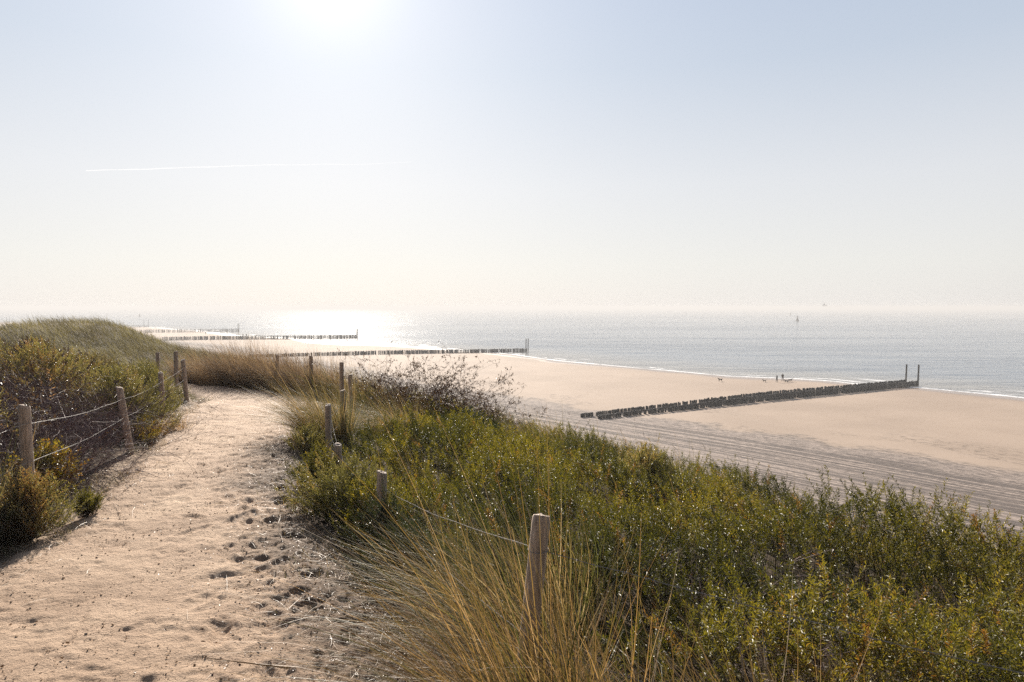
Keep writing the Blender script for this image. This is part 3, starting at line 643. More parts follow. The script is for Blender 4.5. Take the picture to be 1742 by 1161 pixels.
# foreground marram
tussock('grass_tussock', (0.02, 3.95), 0.34, 900, 0.88, M_grass, 'arching marram clump with long silvery blades drooping left over the path verge', sp=0.5, wd=0.0050, tb=0.5, bend=0.55, heads=6)
tussock('grass_tussock', (-0.50, 4.55), 0.26, 420, 0.62, M_grass, 'marram clump with green tips beside the verge, behind the arching clump', sp=0.5, wd=0.0045, tb=0.35, bend=0.45)
tussock('grass_tussock', (0.25, 4.5), 0.32, 700, 0.95, M_grass, 'blue-green marram clump behind the arching clump, left of the nearest post', sp=0.45, wd=0.005, tb=0.22, bend=0.5, heads=5)
tussock('grass_tussock', (0.02, 3.25), 0.34, 1100, 0.62, M_mauve, 'tangled dry brown marram clump at the bottom of the picture, left of the nearest post', sp=0.8, wd=0.0042, tb=0.40, bend=0.35, heads=4)
tussock('grass_tussock', (0.28, 2.60), 0.26, 680, 1.05, M_gold, 'golden marram clump hiding the foot of the nearest fence post', sp=0.6, wd=0.0036, tb=0.38, bend=0.55, heads=10)
tussock('grass_tussock', (0.10, 2.70), 0.16, 620, 1.35, M_gold, 'thin golden tuft right in front of the nearest fence post', sp=0.4, wd=0.0038, tb=0.45, bend=0.40, up=1.3, heads=6)
tussock('grass_tussock', (0.72, 2.35), 0.32, 720, 0.90, M_gold, 'golden marram clump with seed heads right of the nearest post', sp=0.65, wd=0.0036, tb=0.45, bend=0.55, heads=16)
tussock('grass_tussock', (1.15, 2.50), 0.26, 520, 0.75, M_gold, 'orange-brown marram clump in the bottom right beside the thicket', sp=0.5, wd=0.0034, tb=0.5, bend=0.40, heads=14)
tussock('grass_tussock', (-0.55, 3.7), 0.14, 90, 0.30, M_grass, 'thin low green tuft on the sand at the bottom verge', sp=0.8, wd=0.0035, tb=0.3, bend=0.4)
# tall single stalks and crest grass through the thicket (nobody could count these)
def strands(name, xr, yr, dens, keep, ln, wd, matl, tb, label, lean=WIND, bend=0.5, heads=0.1, canop=None, segs=5, up=1.0):
    S = Soup(); x, y = scatter(*xr, *yr, dens, keep); n = len(x)
    P = np.stack([x, y, H(x, y)-0.02 + (canop(x, y) if canop else 0)], 1)
    D = unit(np.stack([rng.normal(0, 0.22, n), rng.normal(0, 0.22, n), np.full(n, up)], 1)+0.3*lean)
    k = rng.random(n); B = lean*bend*(0.4+0.9*k)[:, None]+np.array([0, 0, -0.3])*k[:, None]+rng.normal(0, 0.08, (n, 3))
    L = ln*(0.5+0.6*rng.random(n)); T = np.clip(tb+0.2*rng.normal(size=n)+0.6*fbm(x/1.5, y/1.5, 3, 77), 0, 1)
    sc_ = np.clip(np.hypot(x, y)/9, 1, 4)
    if name == 'hill_grass': L = L*(0.75+1.0*np.clip(fbm(x/0.7, y/0.7, 2, 79)+0.25, 0, 1))
    ribbons(S, P, D, B, L, wd*(0.7+0.6*rng.random(n))*sc_, T, segs)
    q = rng.random(n) < heads
    if q.any():
        m = q.sum(); C = tubes(S, P[q], D[q], B[q]*0.5, L[q]*1.2, 0.0008*sc_[q], np.full(m, 0.97), 4, 1)
        dv = C[:, -1]-C[:, -2]; tubes(S, C[:, -2]+dv*0.4, unit(dv), np.zeros((m, 3)), np.full(m, 0.09), 0.003*np.sqrt(sc_[q]), np.full(m, 0.5), 3, 1, tip=0.2)
    o = S.build(name, [matl, M_straw]); tag(o, label, 'grass', None, 'stuff'); return S.n
def k1(x, y):
    R = sdist(x, y, RF); D = sdist(x, y, CREST)
    dn = 0.10+0.9*np.exp(-((D+0.6)/1.0)**2)*sm(9, 12, y+0.4*x) + 0.6*sm(0.2, 0.4, fbm(x/1.2, y/1.2, 2, 131))
    return (R > 0.1) & (D < 3.5) & (rng.random(len(x)) < dn) & (np.hypot(x, y) > 3.2) & (y < 20)
strands('crest_grass', (-5, 10), (2, 20), 75, k1, 0.85, 0.0042, M_grass, 0.35, 'scattered marram blades growing up through the right-hand thicket and along the crest', heads=0.03)
# slope below the crest
def k2(x, y):
    D = sdist(x, y, CREST); return (D > 1.5) & (D < 20) & (y < 45) & (x > -16)
strands('slope_grass', (-16, 26), (-3, 45), 26, k2, 0.7, 0.008, M_grass, 0.45, 'marram on the hidden seaward slope of the dune', heads=0.0, segs=3)

# ------------------------------------------------------------------ left side
def keepL(x, y):
    L = -sdist(x, y, LF); D = sdist(x, y, CREST)
    thin = sm(0.25, 1.2, L + 0.5*fbm(x/1.2, y/1.2, 2, 141))
    twig = np.exp(-(((x+6.9)/1.7)**2+((y-8.6)/2.2)**2)**2)
    return (rng.random(len(x)) < thin*(1-0.85*twig)) & (y < 16.5+0.1*x) & (x < -0.72*y+1.5) & (x > -1.0*y-3) & (y > 4)
def canopyL(x, y):
    c = 0.72 + 0.6*fbm(x/1.1, y/1.1, 3, 151) + 0.25*fbm(x/0.3, y/0.3, 2, 153)
    return np.clip(c, 0.15, 1.0)*(1-0.25*sm(9, 14, y))
print('thicketL', thicket('bramble_thicket', -18, -4, 5, 17, keepL, 85, canopyL, [M_leafl, M_stem], 'dense mixed green and brown thicket on the rise left of the path', m=38, lL=0.046, lW=0.42, tb=0.22)[1])
twigbush('bare_shrub', (-5.6, 7.4), 1.1, 0.74, 330, 'bare purple-brown twig bush between the two nearest left fence posts', 900, M_leafb, lean=(0.2, -0.1))
twigbush('bare_shrub', (-6.6, 9.4), 1.25, 0.98, 380, 'large tangled purple twig bush behind the leaning left fence post', 900, M_leafb)
twigbush('bare_shrub', (-7.9, 8.8), 1.3, 0.98, 300, 'bare grey-brown twig bush at the left edge of the photo', 700, M_leafb)
twigbush('bare_shrub', (-9.0, 11.6), 1.2, 0.85, 240, 'reddish twig bush on the rise behind the light-leaved bush', 2200, M_leafb)
shrub('shrub', (-7.45, 10.9), 0.95, 1.12, 850, M_leafp, 'light-leaved rounded bush above the leaning left fence post', tb=0.82, lL=0.038)
shrub('shrub', (-6.05, 10.5), 0.70, 1.0, 620, M_leafp, 'tall green bush right of the leaning left fence post', tb=0.55, lL=0.036)
shrub('shrub', (-6.75, 12.7), 0.62, 0.85, 460, M_leafp, 'yellow-green bush around the short fence post where the left wires sag', tb=0.55, lL=0.036)
shrub('shrub', (-8.6, 12.2), 0.8, 0.90, 560, M_leafl, 'reddish-brown leafy bush on the rise behind the light-leaved bush', tb=0.22, lL=0.044, lW=0.42)
shrub('shrub', (-10.4, 13.6), 0.9, 0.70, 560, M_leafp, 'yellowish-green bush at the top left of the thicket, against the sea', tb=0.6, lL=0.044, lW=0.42)
shrub('shrub', (-9.3, 15.2), 0.9, 0.70, 520, M_leafl, 'dark brown bush just below the rounded dune, behind the other left bushes', tb=0.2, lL=0.046, lW=0.4)
shrub('shrub', (-7.75, 14.2), 0.75, 0.72, 420, M_leafp, 'bush behind the tallest left fence post near the bend', tb=0.5, lL=0.04)
shrub('shrub', (-5.45, 9.9), 0.40, 0.32, 160, M_leaf, 'low bush with yellowing leaves at the left edge of the path past the leaning post', tb=0.8, lL=0.036)
shrub('shrub', (-4.02, 5.60), 0.30, 0.55, 380, M_leafp, 'near-left bush of pale shiny leaves under the grey fence post', tb=0.68, lL=0.030)
shrub('shrub', (-4.75, 6.9), 0.35, 0.62, 170, M_leaf, 'sapling with bright yellow-green leaves right of the nearest left post', tb=0.72, lL=0.045, lW=0.55, m=18)
shrub('shrub', (-3.92, 6.2), 0.17, 0.25, 120, M_leaf, 'small round green bush on the sand in front of the near-left bush', tb=0.55, lL=0.026)
shrub('shrub', (-4.12, 5.35), 0.24, 0.36, 180, M_leafd, 'dark brown-green bush at the very left edge of the path', tb=0.7, lL=0.032)
tussock('grass_tussock', (-4.9, 6.2), 0.35, 350, 0.85, M_grass, 'loose marram tuft behind the nearest left fence post', sp=0.6, tb=0.45, bend=0.3)
tussock('grass_tussock', (-5.25, 5.3), 0.4, 350, 0.8, M_grass, 'marram tuft at the left edge of the photo beside the pale bush', sp=0.6, tb=0.5, bend=0.3)
tussock('grass_tussock', (-5.35, 10.7), 0.25, 300, 0.4, M_gold, 'orange grass tuft at the foot of the tall green bush', sp=0.6, tb=0.6, bend=0.3)
# hill beyond the bend
def k3(x, y):
    D = sdist(x, y, CREST); L = -sdist(x, y, [(a, b+2.4) for a, b in LF])
    return (D < 6) & (y > 17.5) & (y > 17.3-0.12*(x+9)) & (x < -0.15*y-3.0) & (x > -0.80*y-5) & ~((x > -9.5) & (y < 19)) & (rng.random(len(x)) < np.clip(24/y, 0, 1)*(0.45+0.8*sm(-0.25, 0.1, fbm(x/2.0, y/2.0, 3, 171))))
print('hill', strands('hill_grass', (-42, -5), (17, 52), 210, k3, 0.55, 0.0040, M_hill, 0.42, 'grey-green marram covering the rounded dune beyond the path bend', bend=0.6, heads=0.01, segs=4))
def keepH(x, y):
    D = sdist(x, y, CREST)
    return (D < -1.0) & (y > 16.5) & (y < 34) & (x < -0.52*y) & (x > -0.85*y-2) & (rng.random(len(x)) < sm(-0.02, 0.2, fbm(x/2.5, y/2.5, 3, 181)+0.45*sm(24, 18, y)))
print('hillshrub', thicket('hill_thicket', -30, -8, 16, 34, keepH, 45, lambda x, y: 0.22+0.3*np.clip(fbm(x, y, 3, 183)+0.5, 0, 1), [M_leafd, M_twig], 'patchy dark scrub on the near side of the rounded dune', m=26, lL=0.04, lW=0.36, tb=0.5)[1])

# verge litter: straw and small weeds lying on the sand
S = Soup()
n = 1500
yy = np.exp(rng.uniform(math.log(2.6), math.log(12), n)); rf = np.interp(yy, [2.6, 2.95, 5.65, 7.5, 9.05, 10.6, 12.4], [0.6, 0.13, -1.1, -1.93, -2.45, -2.66, -2.97]); xx = rf-np.abs(rng.normal(0.45, 0.42, n))
P = np.stack([xx, yy, H(xx, yy)+0.022], 1); a = rng.uniform(0, 6.28, n)
ribbons(S, P, unit(np.stack([np.cos(a), np.sin(a), rng.uniform(0.0, 0.25, n)], 1)), np.stack([rng.normal(0, 0.25, n), rng.normal(0, 0.25, n), -0.12*np.ones(n)], 1), rng.uniform(0.04, 0.22, n), np.full(n, 0.0022), 0.7*rng.random(n), 4)
n = 700; yy = rng.uniform(4, 15, n); lf = np.interp(yy, [4, 5.8, 9, 12.2, 14.4], [-3.85, -4.15, -5.15, -6.3, -6.85]); xx = lf+np.abs(rng.normal(0.1, 0.35, n))
P = np.stack([xx, yy, H(xx, yy)+0.022], 1); a = rng.uniform(0, 6.28, n)
ribbons(S, P, unit(np.stack([np.cos(a), np.sin(a), rng.uniform(0.0, 0.25, n)], 1)), np.stack([rng.normal(0, 0.25, n), rng.normal(0, 0.25, n), -0.12*np.ones(n)], 1), rng.uniform(0.04, 0.25, n), np.full(n, 0.0025), 0.7*rng.random(n), 4)
n = 9000; yy = np.exp(rng.uniform(math.log(2.4), math.log(14), n)); rf = np.interp(yy, [2.4, 2.95, 5.65, 7.5, 9.05, 10.6, 12.4, 14], [0.7, 0.13, -1.1, -1.93, -2.45, -2.66, -2.97, -3.5]); xx = rf-np.abs(rng.normal(0.2, 0.6, n))
P = np.stack([xx, yy, H(xx, yy)+0.024], 1); a = rng.uniform(0, 6.28, n)
leaves(S, P, unit(np.stack([np.cos(a), np.sin(a), rng.uniform(-0.1, 0.4, n)], 1)), rng.uniform(0.008, 0.03, n), rng.uniform(0.004, 0.012, n), rng.random(n), 1)
n = 3500; yy = rng.uniform(3.5, 15, n); lf = np.interp(yy, [3.5, 5.8, 9, 12.2, 14.4], [-3.75, -4.15, -5.15, -6.3, -6.85]); xx = lf+rng.normal(-0.05, 0.35, n)
P = np.stack([xx, yy, H(xx, yy)+0.024], 1); a = rng.uniform(0, 6.28, n)
leaves(S, P, unit(np.stack([np.cos(a), np.sin(a), rng.uniform(-0.1, 0.4, n)], 1)), rng.uniform(0.01, 0.035, n), rng.uniform(0.004, 0.014, n), rng.random(n), 1)
o = S.build('straw_litter', [M_straw, M_leafb]); tag(o, 'dry straw and grass litter scattered along both verges of the path', 'litter', None, 'stuff')
S = Soup(); n = 14000
yy = np.exp(rng.uniform(math.log(2.6), math.log(13), n)); rf = np.interp(yy, [2.6, 2.95, 5.65, 7.5, 9.05, 10.6, 12.4, 14], [0.6, 0.13, -1.1, -1.93, -2.45, -2.66, -2.97, -3.5]); lf = np.interp(yy, [2.5, 5.8, 9, 12.2, 14.4], [-3.6, -4.15, -5.15, -6.3, -6.85])
u = rng.random(n)**np.where(rng.random(n) < 0.6, 2.4, 1.0); xx = rf+(lf-rf)*u
q = fbm(xx/0.35, yy/0.35, 3, 201) > -0.10; xx, yy = xx[q], yy[q]; n = len(xx)
a = rng.uniform(0, 6.28, n); sz = 0.0018+0.0052*rng.random(n)**3.0
P = np.stack([xx, yy, H(xx, yy)+0.012+0.026*fbm(xx/0.9, yy/0.9, 3, 41)+sz*0.3], 1)
tubes(S, P, np.stack([np.cos(a), np.sin(a), rng.normal(0, 0.2, n)], 1), np.zeros((n, 3)), sz*rng.uniform(1.2, 2.6, n), sz, 0.75*rng.random(n)**0.7, 1, tip=0.7)
o = S.build('sand_crumbs', [M_crumb]); tag(o, 'small sand clods and shell crumbs lying on the path', 'crumbs', None, 'stuff')
def k4(x, y):
    R = -sdist(x, y, RF); L = sdist(x, y, LF)
    return ((((R > -0.2) & (R < 1.3) & (rng.random(len(x)) < 0.9*np.exp(-(R/0.55)**2)*(fbm(x/0.4, y/0.4, 2, 191) > 0.0))) | ((L > -0.4) & (L < 0.5) & (rng.random(len(x)) < 0.6*(fbm(x/0.5, y/0.5, 2, 193) > 0.05)))) & (y < 15.5))
strands('verge_grass', (-8, 1.5), (2.5, 15.5), 420, k4, 0.13, 0.0032, M_grass, 0.40, 'sparse short grass and weeds along the verges of the path', heads=0, segs=3, bend=0.3)

# ------------------------------------------------------------------ fences
def post_mesh(name, h, r, parent, p, tilt=(0, 0), depth=0.25, sd=0):
    nseg = 20; zs = [-depth, 0.0, h*0.25, h*0.5, h*0.75, h-0.03, h-0.008, h, h+0.001]; rs = [1.0, 1.02, 1.0, 0.985, 0.97, 0.965, 0.93, 0.86, 0.0]
    V = []
    for zi, (zz_, s_) in enumerate(zip(zs, rs)):
        for k in range(nseg):
            a = k*2*math.pi/nseg; w_ = 1+0.05*math.sin(2*a+sd)+0.035*math.sin(5*a+sd*2+zi*0.5)-(0.07 if k in ((sd*3) % nseg, (sd*7+5) % nseg) and s_ else 0)
            V.append((math.cos(a)*r*s_*w_+tilt[0]*zz_, math.sin(a)*r*s_*w_+tilt[1]*zz_, zz_+(0.010*math.cos(a+sd) if zi >= 6 else 0)))
    i = np.arange(len(zs)*nseg).reshape(len(zs), nseg); j = np.roll(i, -1, 1)
    Fq = np.stack([i[:-1], j[:-1], j[1:], i[1:]], -1).reshape(-1, 4)
    o = mesh_from(name, np.array(V), Fq, [M_post], smooth=True, parent=parent); o.location = [float(c) for c in p]
    md = o.modifiers.new('e', 'EDGE_SPLIT'); md.split_angle = math.radians(50)
    return o
def wire(name, pts, parent, base, r=0.0010, twist=0.045, amp=0.0016, barbs=True, sag=0.05):
    """two-strand twisted wire through pts, with barbs"""
    pts = [np.asarray(p, float) for p in pts]; path = []
    for a, b_ in zip(pts[:-1], pts[1:]):
        L = np.linalg.norm(b_-a); k = max(6, int(L/0.02)); t = np.arange(k)/k
        seg = a+(b_-a)*t[:, None]; seg[:, 2] -= sag*L*0.5*4*t*(1-t)*0.5; 
        seg[:, 2] += 0.012*fbm(t*L*3, t*0+a[0]*7, 2, 3); path.append(seg)
    path = np.concatenate(path+[pts[-1][None]]); n = len(path)
    ds = np.concatenate([[0], np.cumsum(np.linalg.norm(np.diff(path, axis=0), axis=1))])
    tg = unit(np.gradient(path, axis=0)); u = unit(np.cross(tg, np.array([0, 0, 1.0]))); v = np.cross(tg, u)
    S = Soup(); m = 4
    for s0 in (0, math.pi):
        ph = ds/twist*math.pi+s0; C = path+amp*(u*np.cos(ph)[:, None]+v*np.sin(ph)[:, None])
        ring = np.stack([C+r*(u*math.cos(k*2*math.pi/m)+v*math.sin(k*2*math.pi/m)) for k in range(m)], 1)
        i = np.arange(n*m).reshape(n, m); j = np.roll(i, -1, 1)
        S.add(ring, np.stack([i[:-1], j[:-1], j[1:], i[1:]], -1), np.full((n-1)*m, 0.5))
    if barbs:
        kb = np.arange(0.06, ds[-1], 0.11); idx = np.searchsorted(ds, kb).clip(0, n-1); q = len(idx)
        for sgn in (1, -1):
            a = rng.uniform(0, 6.28, q); dv = unit(u[idx]*np.cos(a)[:, None]+v[idx]*np.sin(a)[:, None]+sgn*0.4*tg[idx])
            tubes(S, path[idx]-dv*0.010, dv, np.zeros((q, 3)), np.full(q, 0.022), np.full(q, 0.0012), np.full(q, 0.5), 1)
    return S.build(name, [M_wire], parent=parent, loc=base) if False else _w(S, name, parent, base)
def _w(S, name, parent, base):
    o = mesh_from(name, np.concatenate(S.V)-np.asarray(base), np.concatenate(S.F), [M_wire], parent=parent); return o

def fence(name, posts, label, wires, cap_r=0.043):
    base = np.array([posts[0][0], posts[0][1], float(H(posts[0][0], posts[0][1]))])
    root = empty(name, base); tag(root, label, 'fence', 'post and wire fences along the path')
    tops = []
    for i, (px, py, zt, tilt) in enumerate(posts):
        g = float(H(px, py)); h = zt-g
        pm = post_mesh('post', h, cap_r*(0.94+0.12*rng.random()), root, np.array([px, py, g])-base, tilt, 0.3, i+1); tops.append((px, py, g, h, tilt))
        Rg = []; zb = h-0.15
        for k in range(20):
            a = k*math.pi/10
            for b2 in range(4):
                q = cap_r*1.0+0.0022+0.0015*math.cos(b2*math.pi/2); Rg.append((math.cos(a)*q+tilt[0]*zb, math.sin(a)*q+tilt[1]*zb, zb+0.0016*math.sin(b2*math.pi/2)+0.004*math.sin(a)))
        ii = np.arange(80).reshape(20, 4); jj = np.roll(ii, -1, 0)
        mesh_from('wire_tie', np.array(Rg), np.stack([ii, np.roll(ii, -1, 1), np.roll(jj, -1, 1), jj], -1).reshape(-1, 4), [M_wire], parent=pm)
    for frac, seq in wires:
        P = []
        for k in seq:
            px, py, g, h, tl = tops[k]; zz_ = h*frac if frac < 1 else h-0.15
            P.append((px+tl[0]*zz_+0.040, py+tl[1]*zz_-0.030, g+zz_))
        wire('wire', P, root, base)
    return root
def tz(px, py, Y): p = at(px, py, Y); return p[0], Y, p[2]
RP = [(2.35, 1.55, 0.95, (0, 0)), (*tz(922, 877, 2.95), (0.10, 0.0)), (*tz(650, 803, 5.6), (0.03, 0)), (*tz(575, 756, 7.4), (0, 0.02)), (*tz(558, 689, 9.0), (0.0, 0)),
      (*tz(583, 664, 10.6), (0, 0)), (*tz(596, 638, 12.4), (0.02, 0)), (*tz(581, 617, 14.3), (0, 0)), (*tz(529, 606, 15.7), (0, 0)), (*tz(472, 604, 16.8), (0.03, 0)), (*tz(400, 607, 18.2), (0, 0))]
def fixtilt(P):  # tz gives the TOP of the post; move the foot back along its tilt
    o = []
    for (a, b_, c, t) in P:
        g = float(H(a, b_)); o.append((a-t[0]*(c-g), b_-t[1]*(c-g), c, t))
    return o
fence('wire_fence', fixtilt(RP), 'round-post and barbed-wire fence sunk in the grass along the right side of the path', [(1, range(11)), (0.45, range(11))])
LP = [(-3.75, 3.6, 1.08, (0, 0)), (*tz(41, 690, 5.8), (-0.02, 0)), (*tz(203, 659, 9.0), (-0.14, 0.0)), (*tz(273, 634, 12.2), (-0.04, 0)), (*tz(311, 612, 14.4), (-0.07, 0)), (*tz(299, 598, 15.8), (0, 0)), (*tz(268, 600, 17.3), (0, 0))]
fence('wire_fence', fixtilt(LP), 'post and barbed-wire fence with a leaning grey post along the left side of the path', [(1, range(7)), (0.55, range(7))], 0.045)

# ------------------------------------------------------------------ groynes
def pile_data(h, r, sd):
    nseg = 8; rg = np.random.default_rng(sd); zs = [-0.8, 0, h*0.5, h-0.02, h, h+0.001]; rs = [1, 1, 0.97, 0.95, 0.85, 0]; V = []
    lean = rg.normal(0, 0.03, 2)
    for zz_, s_ in zip(zs, rs):
        for k in range(nseg):
            a = k*2*math.pi/nseg; q = r*s_*(1+0.06*math.sin(2*a+sd)); V.append((math.cos(a)*q+lean[0]*max(zz_, 0), math.sin(a)*q+lean[1]*max(zz_, 0), zz_+(0.03*math.cos(a+sd) if zz_ > h-0.01 else 0)))
    i = np.arange(len(zs)*nseg).reshape(len(zs), nseg); j = np.roll(i, -1, 1)
    return np.array(V), np.stack([i[:-1], j[:-1], j[1:], i[1:]], -1).reshape(-1, 4)
PL = np.random.default_rng(3).normal(0, 0.03, 2)*0.8
PV = [pile_data(1.0, 0.15, s) for s in range(8)]
pmesh = []
def groyne(A, Bp, rows, sp, h0, h1, label, nsep=100, mark=4.8, two=2.6, gapf=0.08, coarse=False, rowoff=1.3):
    A = np.asarray(A[:2]); Bp = np.asarray(Bp[:2]); dv = Bp-A; L = np.linalg.norm(dv); d = dv/L; nn = np.array([-d[1], d[0]])
    base = np.array([A[0], A[1], float(beach_z(*A))]); root = empty('groyne', base); tag(root, label, 'groyne', 'timber pile groynes running into the sea')
    items = []
    for r_ in range(rows):
        off = nn*two*r_ ; st = -rowoff*r_
        s = st
        while s < L:
            q = A+d*s+off+rng.normal(0, 0.03, 2)
            t = max(s, 0)/L; g = max(float(beach_z(*q)), SEA-0.6)
            top = (SEA + 0.42 + h0) + (h1-h0)*t if False else None
            h = (h0+(h1-h0)*min(1, t*2.2))*(1+0.055*rng.normal()) 
            zt = float(beach_z(*q))+h if float(S_shore(*q)) > 0 else SEA+h
            items.append((q[0], q[1], g, max(0.3, zt-g), rng.integers(0, 8), rng.uniform(0, 6.28), rng.uniform(0.85, 1.15)))
            s += sp*(1+0.18*rng.normal()) + (sp*1.1 if rng.random() < gapf*(1-0.8*t) else 0)
    items.sort(key=lambda q: q[0]**2+q[1]**2)
    def xf(it):
        V, Fq = PV[it[4]]; c, s_ = math.cos(it[5]), math.sin(it[5]); V = V.copy(); above = V[:, 2] > 0; V[above, 2] *= it[3]
        X_ = V[:, 0]*c-V[:, 1]*s_; Y_ = V[:, 0]*s_+V[:, 1]*c; return np.stack([X_*it[6]+it[0], Y_*it[6]+it[1], V[:, 2]+it[2]], 1), Fq
    if not pmesh:
        for V, Fq in PV:
            o = mesh_from('pile', V, Fq, [M_pile]); pmesh.append(o.data); bpy.data.objects.remove(o)
    for it in items[:nsep]:
        o = bpy.data.objects.new('pile', pmesh[it[4]]); COL.objects.link(o); o.parent = root
        o.location = (it[0]-base[0], it[1]-base[1], it[2]-base[2]); o.rotation_euler = (0, 0, it[5]); o.scale = (it[6], it[6], it[3])
    rest = items[nsep:]
    if rest:
        VV, FF, n = [], [], 0
        for it in rest:
            V, Fq = xf(it); VV.append(V-base); FF.append(Fq+n); n += len(V)
        o = mesh_from('pile_row', np.concatenate(VV), np.concatenate(FF), [M_pile], parent=root); o['kind'] = 'stuff'
    for r_ in range(2 if mark else 0):
        q = Bp+nn*two*r_*1.0+d*0.3; V, Fq = pile_data(mark*(1.03 if r_ == 0 else 1.0), 0.17, 3); V[:, :2] *= np.where(V[:, 2:] > 0.5, 0.25, 1)*0+1; V[:, 0] -= np.clip(V[:, 2], 0, None)*PL[0]; V[:, 1] -= np.clip(V[:, 2], 0, None)*PL[1]
        o = mesh_from('marker_pole', V, Fq, [M_pile], parent=root); o.location = (q[0]-base[0], q[1]-base[1], SEA-base[2]+0.05)
    print('groyne', len(items)); return root
groyne(onbeach(1018, 713.5), onz(1560, 657, SEA), 2, 0.32, 0.60, 1.15, 'nearest double row of black timber piles, with two tall poles at its seaward end', mark=4.5)
groyne(onbeach(430, 608.5), onz(897, 599, SEA), 2, 0.46, 0.9, 1.3, 'second groyne, crossing the beach behind the brown shrub to two tall poles', mark=5.0, two=2.2)
groyne(onbeach(280, 579.5), onz(607, 576, SEA), 2, 0.5, 1.7, 1.9, 'third groyne, ending in the brightest sun glitter', nsep=100, mark=5.0, two=2.2)
groyne(onbeach(240, 566.5), onz(406, 564.5, SEA), 1, 0.55, 2.0, 2.1, 'fourth groyne, beyond the glitter, its poles just left of the beach walkers', nsep=0, mark=5.5, two=4.0)
groyne(onbeach(205, 558), onz(252, 557, SEA), 1, 0.9, 1.5, 1.6, 'distant groyne showing just right of the rounded dune', nsep=0, mark=6.5, two=5.0)
groyne(onbeach(-40, 550), onz(16, 549.5, SEA), 1, 1.0, 1.5, 1.6, 'most distant groyne at the left edge of the photo', nsep=0, mark=6.5, two=5.0)

# ------------------------------------------------------------------ people and dogs on the beach
def skin(name, verts, edges, radii, m, parent=None, loc=(0, 0, 0), rz=0, sub=1, root=0):
    me = bpy.data.meshes.new(name); me.from_pydata(verts, edges, []); me.materials.append(m)
    o = bpy.data.objects.new(name, me); COL.objects.link(o)
    s = o.modifiers.new('skin', 'SKIN'); s.use_smooth_shade = True
    for i, r_ in enumerate(radii): me.skin_vertices[0].data[i].radius = (r_, r_) if not isinstance(r_, tuple) else r_
    me.skin_vertices[0].data[root].use_root = True
    o.modifiers.new('sub', 'SUBSURF').levels = sub; o.modifiers['sub'].render_levels = sub
    if parent: o.parent = parent
    o.location = [float(c) for c in loc]; o.rotation_euler = (0, 0, rz); return o
def person(p, h, rz, coat, label, stride=0.22, group=None, detail=True, bend=0.0):
    k = h/1.75
    v = [(0, 0, 0.95), (0, bend*0.3, 1.18), (0, bend*0.7, 1.40), (0, bend, 1.50), (0, bend+0.01, 1.60), (0, bend+0.01, 1.72),
         (0.10, 0, 0.90), (0.10, stride*0.5, 0.50), (0.10, stride*0.9, 0.07), (0.10, stride*0.9+0.15, 0.035),
         (-0.10, 0, 0.90), (-0.10, -stride*0.35, 0.50), (-0.10, -stride, 0.10), (-0.10, -stride+0.13, 0.035),
         (0.19, bend*0.7, 1.40), (0.24, -stride*0.3, 1.13), (0.23, 0.05-stride*0.2, 0.88), (0.23, 0.07-stride*0.2, 0.80),
         (-0.19, bend*0.7, 1.40), (-0.24, stride*0.3, 1.13), (-0.23, 0.10+stride*0.5, 0.90), (-0.23, 0.12+stride*0.5, 0.82)]
    ed = [(0, 1), (1, 2), (2, 3), (3, 4), (4, 5), (0, 6), (6, 7), (7, 8), (8, 9), (0, 10), (10, 11), (11, 12), (12, 13), (2, 14), (14, 15), (15, 16), (16, 17), (2, 18), (18, 19), (19, 20), (20, 21)]
    rd = [0.15, 0.14, 0.15, 0.055, 0.095, 0.085, 0.095, 0.065, 0.045, 0.035, 0.095, 0.065, 0.045, 0.035, 0.07, 0.05, 0.038, 0.035, 0.07, 0.05, 0.038, 0.035]
    v = [(a*k, b_*k, c*k) for a, b_, c in v]; rd = [q*k for q in rd]
    o = skin('person', v, ed, rd, M_black, loc=p, rz=rz); tag(o, label, 'person', group)
    if detail:
        cv = [(0, 0, 0.72), (0, 0, 1.0), (0, bend*0.5, 1.25), (0, bend*0.9, 1.44)]
        skin('coat', [(a*k, b_*k, c*k) for a, b_, c in cv], [(0, 1), (1, 2), (2, 3)], [0.20*k, 0.175*k, 0.185*k, 0.11*k], coat, parent=o)
        skin('hair', [(0, bend*k-0.02*k, 1.62*k), (0, bend*k-0.02*k, 1.73*k)], [(0, 1)], [0.10*k, 0.085*k], M_fur, parent=o)
    return o
